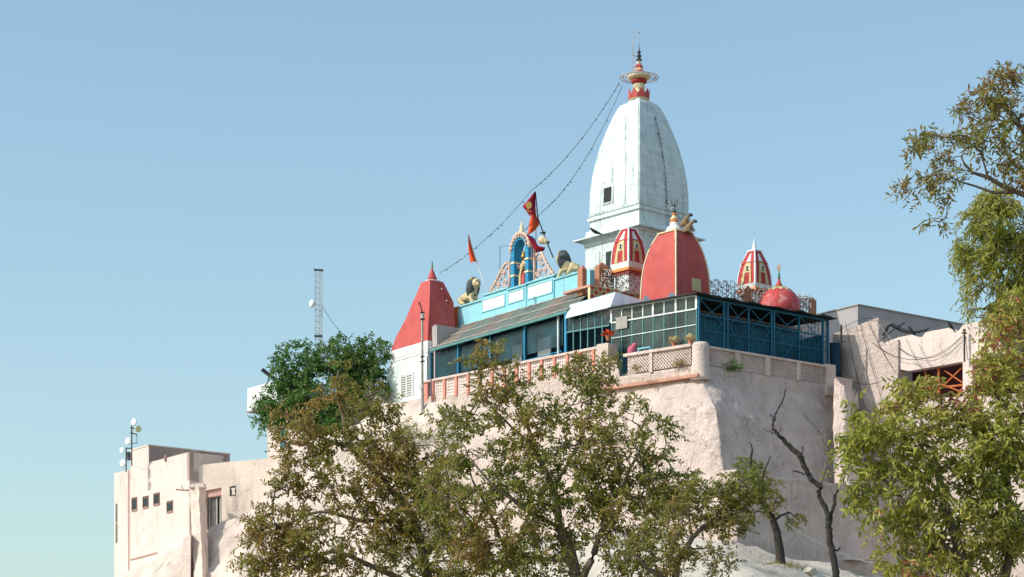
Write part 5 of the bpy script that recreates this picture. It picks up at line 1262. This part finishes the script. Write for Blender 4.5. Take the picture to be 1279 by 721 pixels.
pts = [pts[0]+(pts[1]-pts[0])*.5]+[pts[i]+(pts[i+1]-pts[i])*g for i in range(1, len(pts)-1) for g in (.25, .75)]; mb.tube(pts, .05, 6); mb.tube([p+Vector((.1, 0, .06)) for p in pts], .022, 5); mb.tube([P(1102, 424, 104.6), P(1116, 412, 104.7), P(1130, 403, 104.8)], .03, 5); mb.build('cable_bundle', 'wire', loc=tuple(pts[0]), label='thick black cable bundle lying along the jagged wall top', cat='cable')
for (x, y, h, lab) in ((1188, 411, .25, 'crow perched on the highest notch of the jagged wall'), (1139, 417, .3, 'crow perched on the cable bundle over the jagged wall')):
    c0 = P(x, y, 104.4 if x < 1150 else 102.2)
    skin('crow', 'wire', [c0+Vector(v) for v in ((0, 0, .12), (-.08, 0, .22), (-.12, 0, .30), (-.19, 0, .29), (.08, 0, .02), (.16, 0, -.08), (-.02, .03, 0), (-.02, -.03, 0))], [(0, 1), (1, 2), (2, 3), (0, 4), (4, 5), (0, 6), (0, 7)], [.08, .07, .045, .012, .05, .02, .012, .012], None, tuple(c0), label=lab, cat='crow')
mb = MB(); mb.tube(sag(P(985, 655, 92.5), P(1100, 705, 96), .25, 16), .02, 4); mb.build('rope', 'white', loc=tuple(P(985, 655, 92.5)), label='pale rope running down right from the small tree trunk', cat='rope')

# ------------------------------------------------------------------ things behind the gallery glass
def potted(px, py, Y, m, label, sc=1):
    c0 = P(px, py, Y); o = thing('potted_plant', tuple(c0), label, 'plant', 'potted plants in the gallery')
    mb = MB(); mb.lathe(tuple(c0), [(.09*sc, 0), (.14*sc, .22*sc), (.15*sc, .24*sc)], 12); mb.build('pot', 'clay', o)
    rnd = random.Random(int(px)); mb = MB()
    for i in range(60):
        d = Vector((rnd.gauss(0, 1), rnd.gauss(0, 1), abs(rnd.gauss(0, 1)))).normalized(); q = c0+Vector((0, 0, .24*sc))+d*.25*sc*rnd.uniform(.3, 1); s_ = d.cross(Vector((.3, .5, .8))).normalized()*.04
        mb.add([q, q+d*.06+s_, q+d*.14, q+d*.06-s_], [(0, 1, 2, 3)])
    mb.build('foliage', m, o)
    return o
potted(842, 434, 101.35, 'yellow', 'potted plant with yellowing leaves at the balustrade, left of its twin', .85); potted(862, 431, 100.75, 'yellow', 'potted plant with yellowing leaves nearest the corner pillar', .8)
potted(759.5, 425.5, 103.2, 'flagorange', 'potted plant with orange flowers on the balustrade pier', .9)
bn = thing('blue_bench', tuple(P(808, 438, 102.3)), 'small pale blue bench seen in front of the gallery glass', 'bench')
mb = MB(); A, B = GL.p(GL.t(818), .25, zr2+.02), GL.p(GL.t(803), .25, zr2+.02); mb.bar(A+Vector((0, 0, .22)), B+Vector((0, 0, .22)), .28, .05); mb.build('seat', 'skyblue', bn)
for q in (A, B): mb = MB(); mb.bar(q+Vector((0, 0, -.5)), q+Vector((0, 0, .2)), .05, .2); mb.build('leg', 'skyblue', bn)
mb = MB(); c0 = GL.p(GL.t(794), .28, zr2+.02); mb.ball(c0+Vector((0, 0, .18)), .22, 10, (.9, .8, 1.2)); mb.ball(c0+Vector((.12, -.05, .42)), .12, 8); mb.build('cloth_bundle', mat('pink_cloth', (.55, .12, .18), .8), loc=tuple(c0), smooth=True, label='pink cloth bundle on the balustrade beside the blue bench', cat='bundle')
mb = MB(); GL.box(mb, GL.t(784), GL.t(770), GL.z(777, 411), GL.z(777, 396), .03, .05); mb.build('notice_board', 'concrete', loc=tuple(GL.at(777, 411, .04)), label='blank grey board fixed to the gallery mullions', cat='board')
# ------------------------------------------------------------------ trees
def leafmesh(name, base, dirs, nrm, L, Wd, m, parent, loc=None, fold=.25, **tags):
    """numpy arrays: base (n,3), dirs (n,3) unit, nrm (n,3) unit-ish, L (n,), Wd (n,)"""
    n = len(base); s = np.cross(dirs, nrm); s /= np.linalg.norm(s, axis=1)[:, None]+1e-9; up = np.cross(s, dirs)
    L = L[:, None]; Wd = Wd[:, None]
    v = np.stack([base, base+dirs*L*.35+s*Wd*.5+up*Wd*fold, base+dirs*L*.72+s*Wd*.36+up*(Wd*fold*.5-L*.06), base+dirs*L-up*L*.16,
                  base+dirs*L*.72-s*Wd*.36+up*(Wd*fold*.5-L*.06), base+dirs*L*.35-s*Wd*.5+up*Wd*fold], 1).reshape(-1, 3)
    off = np.zeros(3)
    root = parent
    while root is not None and root not in BASE: root = root.parent
    if root is not None: off = np.array(BASE[root])
    elif loc is not None: off = np.array(loc)
    v = v-off; i = (np.arange(n)*6)[:, None]
    f = np.concatenate([i+np.array([[0, 1, 2, 3]]), i+np.array([[0, 3, 4, 5]])], 1).reshape(-1)
    me = bpy.data.meshes.new(name); me.vertices.add(n*6); me.vertices.foreach_set('co', v.reshape(-1).astype(np.float32))
    me.loops.add(n*8); me.loops.foreach_set('vertex_index', f.astype(np.int32)); me.polygons.add(n*2)
    me.polygons.foreach_set('loop_start', np.arange(0, n*8, 4).astype(np.int32)); me.update(calc_edges=True); me.validate()
    me.materials.append(M[m] if isinstance(m, str) else m); o = bpy.data.objects.new(name, me); COL.objects.link(o)
    if parent is not None: o.parent = parent
    elif loc is not None: o.location = loc
    return settags(o, **tags)
def sprigs(rng, ends, k, nleaf, slen, L, Wd, outc, droop=.25, spread=1.0, upb=.2):
    """for each end point make k twigs carrying nleaf leaves; returns arrays and twig segments"""
    B, D, N, LL_, WW, seg = [], [], [], [], [], []
    for p in ends:
        for _ in range(k):
            o = (p-outc); o = o/(np.linalg.norm(o)+1e-6)
            d = rng.normal(size=3)*spread+o*.7+np.array([0, 0, upb]); d /= np.linalg.norm(d)
            ln = slen*rng.uniform(.6, 1.3); st = p+rng.normal(size=3)*slen*.18
            prev = st; side = np.cross(d, rng.normal(size=3)); side /= np.linalg.norm(side)+1e-9
            for j in range(nleaf):
                f = (j+1)/nleaf; q = st+d*ln*f+np.array([0, 0, -droop*ln*f*f])
                sg = 1 if j % 2 else -1
                ld = d*.5+side*sg*.9+rng.normal(size=3)*.35+np.array([0, 0, -droop]); ld /= np.linalg.norm(ld)
                B.append(q); D.append(ld); N.append(np.array([-.35, -.25, .55])+rng.normal(size=3)*.8); LL_.append(L*rng.uniform(.65, 1.25)); WW.append(Wd*rng.uniform(.7, 1.2))
            seg.append((st, st+d*ln+np.array([0, 0, -droop*ln])))
    return [np.array(a) for a in (B, D, N, LL_, WW)], seg
def tree(name, label, cat, limbs, blobs, nend, seed, leaf, bark='bark', group=None, rmin=.012, step=.5, k=3, nleaf=7, slen=.38, L=.12, Wd=.05, droop=.25, spread=1.0, upb=.2, power=.42, base=None, gnarl=.22, ang=True):
    """limbs: polylines [(px,py,Y,r)...]; the first starts at the root. blobs: (px,py,rx,ry,Y,rY,weight) in photo units"""
    rng = np.random.default_rng(seed); rnd = random.Random(seed)
    root = limbs[0][0]; o = thing(name, tuple(P(*root[:3])) if base is None else base, label, cat, group)
    mbt = MB(); nodes = []; par = []; isl = []
    for li, l in enumerate(limbs):
        pts = [P(a, b, c) for a, b, c, _ in l]; rs = [q[3] for q in l]
        # smooth subdivide
        sp, sr = [], []
        for i in range(len(pts)-1):
            n = max(2, int((pts[i+1]-pts[i]).length/.25))
            p0, p1, p2, p3 = pts[max(i-1, 0)], pts[i], pts[i+1], pts[min(i+2, len(pts)-1)]
            for j in range(n):
                t = j/n; q = .5*((2*p1)+(p2-p0)*t+(2*p0-5*p1+4*p2-p3)*t*t+(3*p1-p0-3*p2+p3)*t*t*t)
                sp.append(q+Vector([rnd.gauss(0, .012) for _ in range(3)])); sr.append(rs[i]+(rs[i+1]-rs[i])*t)
        sp.append(pts[-1]); sr.append(rs[-1]); mbt.tube(sp, sr, 8)
        if li == 0:
            for q, r in zip(sp, sr): pass
        for q in sp[len(sp)//3 if li == 0 else 0:]: nodes.append(np.array(q)); par.append(-1); isl.append(True)
    tw_ = mbt.build('trunk', bark, o, smooth=True)
    ws = np.array([b[6]*b[2]*b[3] for b in blobs]); ws /= ws.sum(); att = []
    for _ in range(nend):
        b = blobs[rng.choice(len(blobs), p=ws)]
        while True:
            u = rng.uniform(-1, 1, 3)
            if (u**2).sum() < 1: break
        u = u/np.linalg.norm(u)*np.linalg.norm(u)**.75
        att.append(np.array(P(b[0]+u[0]*b[2], b[1]+u[1]*b[3], b[4]+u[2]*b[5])))
    NB = np.array(nodes); d0 = np.array([np.min(np.linalg.norm(NB-a, axis=1)) for a in att]); att = [att[i] for i in np.argsort(d0)]
    arr = np.zeros((len(nodes)+nend*30, 3)); arr[:len(nodes)] = NB; cnt = len(nodes); ends = []
    for a in att:
        dd = np.linalg.norm(arr[:cnt]-a, axis=1)
        i = int(np.argmin(dd)); dist = dd[i]; cur = i; n = int(dist/step)
        st = arr[i].copy(); bow = rng.normal(size=3)*dist*gnarl*.6
        for j in range(1, min(n, 28)+1):
            f = j/(n+1); q = st+(a-st)*f+bow*4*f*(1-f)*.35+rng.normal(size=3)*step*gnarl*.5
            arr[cnt] = q; par.append(cur); isl.append(False); cur = cnt; cnt += 1
        arr[cnt] = a; par.append(cur); isl.append(False); ends.append(a); cnt += 1
    w_ = np.ones(cnt)
    for i in range(cnt-1, -1, -1):
        if par[i] >= 0: w_[par[i]] += w_[i]
    r = rmin*w_**power; mb = MB(); child = {}
    for i in range(cnt):
        if par[i] >= 0: child.setdefault(par[i], []).append(i)
    # chains
    def chain(a, b):
        pts = [Vector(arr[a]), Vector(arr[b])]; rr = [r[b], r[b]]; cur = b
        while cur in child:
            c = max(child[cur], key=lambda q: w_[q])
            for q in child[cur]:
                if q != c: stack.append((cur, q))
            pts.append(Vector(arr[c])); rr.append(r[c]); cur = c
        mb.tube(pts, rr, 5)
    stack = [(p, c) for p in child if isl[p] for c in child[p] if not isl[c]]
    while stack: chain(*stack.pop())
    outc = np.array(P(sum(b[0]*q for b, q in zip(blobs, ws)), sum((b[1]+b[3]*.3)*q for b, q in zip(blobs, ws)), sum(b[4]*q for b, q in zip(blobs, ws))))
    data, seg = sprigs(rng, ends, k, nleaf, slen, L, Wd, outc, droop, spread, upb)
    for a, b in seg: mb.tube([Vector(a), (Vector(a)+Vector(b))/2+Vector((0, 0, .02)), Vector(b)], rmin*.55, 3)
    mb.build('branches', bark, o, smooth=True)
    leafmesh('crown', *data, leaf, o)
    return o
# A: the central tree
def tz_(px, py, Y): return terrain_z(P(px, py, Y).x, Y)
def rootpy(Y, px, dz=0): return HOR-(terrain_z(P(px, 0, Y).x, Y)-.3)*FPX/Y
YA = 74
tree('broadleaf_tree', 'large loose crowned olive tree in the middle, its top reaching the lattice terrace', 'tree',
    [[(722, rootpy(YA, 722), YA, .30), (720, 760, YA, .20), (716, 700, YA, .17), (700, 660, YA, .13), (690, 610, YA+.3, .10), (668, 560, YA+.5, .075), (655, 520, YA+.6, .05), (640, 480, YA+.4, .03)],
     [(718, 740, YA, .14), (738, 700, YA-.4, .11), (752, 660, YA-.6, .08), (775, 610, YA-.8, .06), (800, 560, YA-.9, .035)],
     [(690, 610, YA+.3, .07), (715, 570, YA, .055), (735, 520, YA, .04), (742, 470, YA+.2, .022)],
     [(700, 660, YA, .08), (665, 640, YA-.5, .06), (620, 610, YA-.8, .045), (585, 570, YA-.7, .025)],
     [(668, 560, YA+.5, .04), (625, 520, YA+.8, .03), (600, 490, YA+.9, .02)],
     [(716, 700, YA, .09), (640, 690, YA+1, .06), (612, 640, YA+1.2, .05), (590, 600, YA+1.4, .03)]],
    [(700, 500, 70, 48, YA, 1.6, 1.0), (620, 470, 42, 38, YA+.8, 1.1, 1.0), (745, 470, 42, 25, YA+.2, 1, .9), (608, 442, 20, 18, YA+.8, .5, .5), (590, 540, 55, 42, YA+.5, 1.3, 1.0), (770, 550, 70, 52, YA-.6, 1.5, 1.35), (700, 590, 90, 50, YA-.2, 1.8, 1.3), (780, 620, 85, 45, YA-.6, 1.6, 1.35), (640, 640, 75, 55, YA-.2, 1.6, 1.1), (720, 690, 130, 42, YA, 1.8, .95), (570, 620, 50, 55, YA+.3, 1.2, .9), (600, 690, 60, 35, YA, 1.2, 1.0), (830, 600, 30, 35, YA-.6, 1, 1.0), (655, 540, 60, 45, YA+.4, 1.3, 1.0)],
    700, 11, 'leafmid', slen=.42, L=.145, Wd=.068, nleaf=9, k=4, step=.45, rmin=.009)
YB = 80
tree('broadleaf_tree', 'brownish olive tree left of the centre tree, before the dark green tree', 'tree',
    [[(540, rootpy(YB, 540), YB, .30), (538, 760, YB, .20), (530, 700, YB, .16), (515, 650, YB, .13), (480, 600, YB, .10), (440, 560, YB+.3, .08), (428, 520, YB+.4, .055), (420, 480, YB+.4, .035), (424, 462, YB+.4, .02)],
     [(530, 700, YB, .10), (556, 650, YB-.5, .08), (560, 600, YB-.6, .05), (545, 560, YB-.6, .03)],
     [(515, 650, YB, .09), (450, 650, YB-.4, .07), (400, 640, YB-.6, .05), (350, 660, YB-.6, .03)],
     [(440, 560, YB+.3, .05), (400, 545, YB+.5, .035), (370, 525, YB+.6, .02)],
     [(428, 520, YB+.4, .04), (450, 500, YB+.3, .03), (470, 490, YB+.3, .02)],
     [(538, 740, YB, .12), (470, 710, YB-.8, .09), (420, 690, YB-1, .06), (370, 700, YB-1, .03)]],
    [(425, 525, 62, 42, YB+.4, 1.4, .95), (375, 535, 40, 40, YB+.5, 1.1, .9), (470, 510, 30, 30, YB+.3, .8, .8), (440, 590, 80, 45, YB, 1.6, 1.0), (500, 620, 70, 50, YB-.2, 1.5, 1.2), (370, 600, 40, 35, YB, 1, .8), (350, 670, 45, 38, YB-.6, 1, 1.05), (430, 670, 80, 45, YB-.6, 1.6, 1.15), (540, 690, 80, 40, YB-.5, 1.4, 1.1), (330, 690, 35, 28, YB-.8, .9, 1.0), (480, 560, 40, 30, YB, 1, .8), (535, 600, 45, 45, YB-.5, 1.2, 1.0), (380, 710, 70, 25, YB-.8, 1.2, 1.0), (424, 470, 16, 18, YB+.4, .4, .5)],
    590, 23, 'leafolive', slen=.44, L=.155, Wd=.072, nleaf=9, k=4, step=.45, rmin=.0095)
YC = 70
tree('slanting_tree', 'low slanting leafy tree right of the centre tree, branch reaching towards the small trunk', 'tree',
    [[(835, rootpy(YC, 835), YC, .22), (838, 760, YC, .13), (848, 705, YC, .09), (865, 672, YC, .07), (890, 652, YC, .05), (925, 640, YC, .03), (945, 625, YC, .018)],
     [(838, 730, YC, .08), (800, 700, YC-.3, .06), (780, 660, YC-.3, .03)], [(865, 672, YC, .05), (860, 640, YC+.3, .035), (875, 610, YC+.3, .02)]],
    [(885, 620, 42, 24, YC, .8, 1.0), (850, 650, 40, 25, YC, .8, .8), (925, 615, 30, 22, YC, .6, 1.0), (870, 700, 50, 22, YC, .8, .45), (820, 690, 45, 30, YC-.3, .9, .7), (905, 655, 30, 18, YC, .6, .6)],
    210, 31, 'leafmid', slen=.36, L=.125, Wd=.055, nleaf=8, k=4, step=.4, rmin=.009)
# D dark evergreen behind
YD = 117
tree('evergreen_tree', 'dense dark green tree between the water tank and the white turret', 'tree',
    [[(430, 590, YD, .25), (430, 530, YD, .20), (425, 490, YD, .13), (415, 460, YD, .07)], [(430, 530, YD, .12), (390, 500, YD, .08), (365, 480, YD, .04)], [(428, 510, YD, .12), (455, 475, YD, .08), (465, 450, YD, .04)]],
    [(372, 455, 34, 26, YD, 1.3, 1), (425, 448, 42, 24, YD, 1.6, 1), (462, 452, 24, 30, YD, 1.3, 1.1), (400, 490, 60, 40, YD, 2.0, 1.1), (455, 490, 32, 30, YD, 1.6, 1), (350, 505, 28, 30, YD-.3, 1.1, 1), (345, 525, 22, 18, YD-.3, .9, .8), (420, 520, 60, 25, YD, 1.8, .8)],
    620, 41, 'leafdark', slen=.42, L=.17, Wd=.09, nleaf=8, k=4, step=.6, rmin=.012, upb=.3, droop=.15)
# E small tree on the apron
YE = 93
tree('small_tree', 'small leafy tree with stout leaning trunk at the bastion foot', 'tree',
    [[(983, 765, YE, .65), (980, 735, YE, .45), (977, 718, YE, .27), (975, 700, YE, .19), (972, 675, YE, .155), (968, 655, YE, .14), (955, 632, YE, .12), (945, 612, YE, .08), (938, 585, YE, .06), (940, 562, YE, .035), (935, 552, YE, .02)],
     [(958, 637, YE, .07), (952, 600, YE, .045), (962, 570, YE, .02)], [(968, 650, YE, .05), (985, 640, YE, .03), (1000, 652, YE, .015)], [(985, 735, YE-.1, .3), (995, 722, YE-.2, .1), (976, 712, YE, .12)], [(950, 620, YE, .05), (925, 600, YE, .03), (918, 590, YE, .015)]],
    [(938, 590, 20, 22, YE, .7, 1.1), (950, 625, 30, 24, YE, .9, 1.1), (975, 625, 12, 18, YE, .5, .5), (995, 650, 14, 10, YE, .4, .7), (930, 640, 20, 15, YE, .6, .7), (955, 600, 18, 25, YE, .6, .7), (925, 580, 10, 12, YE, .4, .6)],
    95, 57, 'leafmid', 'barkdark', slen=.24, L=.10, Wd=.05, nleaf=7, k=4, step=.35, rmin=.009)
# F dead tree
YF_ = 88
df = thing('dead_tree', tuple(P(1046, 760, YF_)), 'bare dark dead tree with forked crooked branches before the bastion wall', 'tree')
def limb(name, pts, parent, Y=YF_):
    rnd = random.Random(len(pts)*7+int(pts[0][0])); P_ = [P(a, b, Y+c) for a, b, c, _ in pts]; rs = [q[3] for q in pts]; sp, sr = [], []
    for i in range(len(P_)-1):
        p0, p1, p2, p3 = P_[max(i-1, 0)], P_[i], P_[i+1], P_[min(i+2, len(P_)-1)]
        for j in range(6):
            t = j/6; q = .5*((2*p1)+(p2-p0)*t+(2*p0-5*p1+4*p2-p3)*t*t+(3*p1-p0-3*p2+p3)*t*t*t); sp.append(q+Vector([rnd.gauss(0, .018) for _ in range(3)])); sr.append((rs[i]+(rs[i+1]-rs[i])*t)*rnd.uniform(.78, .92))
    sp.append(P_[-1]); sr.append(rs[-1]); mb = MB(); mb.tube(sp, sr, 9); return mb.build(name, 'barkdark' if name != 'pale_limb' else 'bark', parent, smooth=True)
limb('trunk', [(1048, rootpy(YF_, 1048), 0, .22), (1046, 740, 0, .17), (1044, 715, 0, .155), (1038, 680, 0, .14), (1035, 655, 0, .13), (1033, 640, 0, .12), (1024, 622, 0, .10), (1022, 612, 0, .10)], df)
limb('branch', [(1027, 610, 0, .11), (1012, 597, 0, .12), (1004, 580, 0, .115), (998, 568, 0, .12), (985, 556, 0, .10), (972, 543, 0, .08), (966, 534, 0, .055), (968, 520, 0, .05), (975, 506, 0, .035), (982, 485, 0, .02)], df)
limb('branch', [(1036, 655, 0, .09), (1042, 628, .1, .07), (1046, 612, .1, .05)], df)
limb('pale_limb', [(1022, 615, 0, .08), (1026, 600, .1, .06), (1032, 580, .2, .05), (1034, 565, .2, .045), (1028, 550, .2, .04), (1023, 538, .2, .03), (1012, 527, .2, .03), (1004, 518, .2, .015)], df)
for pts in ([(1004, 593, 0, .04), (996, 589, 0, .035), (990, 588, 0, .02)], [(972, 543, 0, .03), (962, 540, 0, .02), (953, 536, 0, .008)], [(966, 537, 0, .03), (964, 520, 0, .025), (962, 518, 0, .02)], [(1000, 570, 0, .03), (1003, 562, 0, .02), (1002, 558, 0, .015)], [(1031, 566, .2, .025), (1036, 555, .2, .02), (1040, 540, .2, .01)], [(968, 543, 0, .02), (976, 537, 0, .012), (979, 535, 0, .008)], [(1038, 690, 0, .05), (1047, 687, 0, .04), (1049, 684, 0, .03)]): limb('branch', pts, df)
# G right foreground tree
YG = 36
tree('foreground_tree', 'yellow green leafy tree filling the lower right corner', 'tree',
    [[(1215, rootpy(YG, 1215), YG, .28), (1212, 900, YG, .17), (1210, 780, YG, .12), (1200, 700, YG, .09), (1180, 620, YG, .06), (1165, 560, YG, .035)],
     [(1212, 820, YG, .10), (1255, 720, YG+.3, .08), (1262, 660, YG+.4, .06), (1255, 560, YG+.4, .03)], [(1200, 700, YG, .05), (1140, 640, YG-.3, .035), (1095, 590, YG-.3, .02)], [(1211, 790, YG, .06), (1160, 730, YG-.3, .04), (1120, 690, YG-.3, .02)]],
    [(1100, 560, 50, 52, YG-.2, .6, .95), (1150, 530, 55, 40, YG, .7, 1.0), (1200, 560, 60, 60, YG, .8, 1.1), (1250, 500, 45, 90, YG+.2, .8, 1.2), (1250, 430, 30, 50, YG+.3, .6, .9), (1120, 620, 55, 45, YG-.2, .7, 1.0), (1190, 640, 70, 60, YG, .8, 1.1), (1255, 620, 50, 80, YG+.2, .8, 1.2), (1180, 710, 80, 40, YG, .8, 1.0), (1085, 525, 28, 28, YG-.2, .4, .6), (1110, 700, 25, 20, YG-.2, .4, .5), (1140, 485, 35, 22, YG, .5, .9), (1265, 390, 20, 30, YG+.3, .4, .8), (1070, 590, 22, 22, YG-.2, .4, .6)],
    500, 61, 'leaflime', slen=.21, L=.125, Wd=.044, nleaf=7, k=4, step=.22, rmin=.0045, droop=.45, gnarl=.3)
# H upper right branch
YH = 40
tree('overhanging_tree', 'sparse turning leaved branch hanging into the upper right sky', 'tree',
    [[(1420, rootpy(YH, 1420), YH, .35), (1415, 900, YH, .25), (1405, 600, YH, .20), (1380, 380, YH, .14), (1330, 270, YH, .08), (1270, 240, YH, .045), (1235, 222, YH, .035), (1215, 215, YH, .025), (1200, 195, YH, .015)],
     [(1270, 240, YH, .035), (1240, 240, YH, .025), (1215, 232, YH, .018), (1190, 222, YH, .012)], [(1330, 270, YH, .05), (1290, 190, YH, .035), (1270, 150, YH, .02), (1250, 120, YH, .012)], [(1235, 222, YH, .02), (1225, 190, YH, .014), (1195, 170, YH, .01)], [(1290, 230, YH, .03), (1262, 200, YH, .02), (1245, 170, YH, .012)]],
    [(1165, 185, 32, 26, YH, .5, .9), (1190, 225, 32, 25, YH, .5, .7), (1150, 225, 30, 22, YH, .4, .5), (1215, 160, 35, 38, YH, .6, .9), (1255, 130, 30, 40, YH, .6, 1.1), (1270, 190, 30, 45, YH, .6, 1.0), (1170, 260, 22, 20, YH, .4, .6), (1230, 120, 25, 18, YH, .4, .6), (1265, 90, 20, 16, YH, .4, .8), (1330, 170, 50, 90, YH, .9, 1.0)],
    330, 71, 'leafautumn', slen=.17, L=.115, Wd=.036, nleaf=5, k=3, step=.2, rmin=.004, droop=.35, gnarl=.35)
YI = 44
tree('feathery_tree', 'feathery drooping tree at the right edge above the yellow green tree', 'tree',
    [[(1400, rootpy(YI, 1400), YI, .3), (1390, 800, YI, .2), (1360, 500, YI, .13), (1310, 380, YI, .07), (1275, 310, YI, .04), (1250, 285, YI, .02)], [(1310, 380, YI, .04), (1270, 378, YI, .025), (1235, 385, YI, .018), (1212, 388, YI, .01)], [(1275, 310, YI, .03), (1240, 350, YI, .018), (1215, 370, YI, .01)]],
    [(1245, 275, 42, 30, YI, .7, 1.2), (1225, 315, 32, 25, YI, .6, 1.1), (1262, 330, 30, 50, YI, .7, 1.3), (1215, 345, 14, 16, YI, .3, .6), (1218, 372, 14, 18, YI, .3, .6), (1265, 375, 25, 28, YI, .5, 1.1), (1245, 250, 25, 15, YI, .4, .9), (1320, 320, 45, 70, YI, .9, 1.0), (1255, 405, 28, 22, YI, .5, 1.2)],
    400, 81, 'leaflime', slen=.22, L=.12, Wd=.026, nleaf=9, k=4, step=.22, rmin=.004, droop=.75, gnarl=.3, upb=-.2)
# shrubs, weeds
def shrub(c, r, n, m, label, name='shrub', cat='shrub', L=.11, W_=.045, seed=1, up=.5, loc=None):
    rng = np.random.default_rng(seed); o = thing(name, tuple(c), label, cat)
    ends = []; mb = MB()
    for _ in range(n):
        u = rng.normal(size=3); u /= np.linalg.norm(u); u[2] = abs(u[2])*.9+up*.2; e = np.array(c)+u*r*rng.uniform(.4, 1); ends.append(e)
        mb.tube([Vector(c), (Vector(c)+Vector(e))/2+Vector((0, 0, .03)), Vector(e)], .008, 3)
    mb.build('stems', 'bark', o); data, seg = sprigs(rng, ends, 2, 5, r*.5, L, W_, np.array(c), .2); leafmesh('leaves', *data, m, o); return o
shrub(P(917, 462, 100.7), .36, 26, 'leafdark', 'small green weed growing out of the shaded lattice balustrade', 'weed', 'weed', .10, .045, 3)
shrub(P(850, 457, 100.5), .30, 20, 'leafolive', 'dry brownish weed hanging on the sunlit lattice', 'weed', 'weed', .09, .03, 4)
shrub(P(505, 551, 110.2), .9, 70, 'leafmid', 'rounded green bush on the plaster slope below the turret', 'bush', 'bush', .12, .06, 5)
shrub(P(795, 462, 100.9), .22, 14, 'leafolive', 'small dry weed at the left end of the sunlit lattice', 'weed', 'weed', .08, .03, 9)
def stone(px, py, Y, r, label):
    c = P(px, py, Y); mb = MB(); rs = []
    for i in range(8):
        a = -math.pi/2+math.pi*i/7; rs.append([c+Vector((math.cos(a)*math.cos(b), math.cos(a)*math.sin(b)*.9, math.sin(a)*.6))*r*(1+.25*fbm(Vector((math.cos(a)*math.cos(b), math.cos(a)*math.sin(b), math.sin(a)+px)))) for b in [2*math.pi*j/12 for j in range(12)]])
    mb.rings(rs); mb.build('boulder', 'apron', loc=tuple(c), label=label, cat='rock')
stone(930, 700, 94.2, .35, 'small whitewashed boulder left of the small tree on the rocky slope'); stone(1012, 714, 92.5, .28, 'small pale stone between the small tree and the dead tree')
rng = np.random.default_rng(9); n = 1500
c0 = np.array(P(966, 722, YE-.4)); B_ = c0+np.stack([rng.normal(size=n)*.42, rng.normal(size=n)*.35, rng.uniform(-.2, .35, n)], 1)
D_ = rng.normal(size=(n, 3))*.45+np.array([0, 0, 1.]); D_ /= np.linalg.norm(D_, axis=1)[:, None]
leafmesh('grass', B_, D_, rng.normal(size=(n, 3)), rng.uniform(.15, .4, n), np.full(n, .022), 'leafgrass', None, tuple(c0), kind='stuff', label='yellowish dry grass tuft at the small tree foot', cat='grass')
n = 500; c0 = np.array(P(1150, 722, 80));
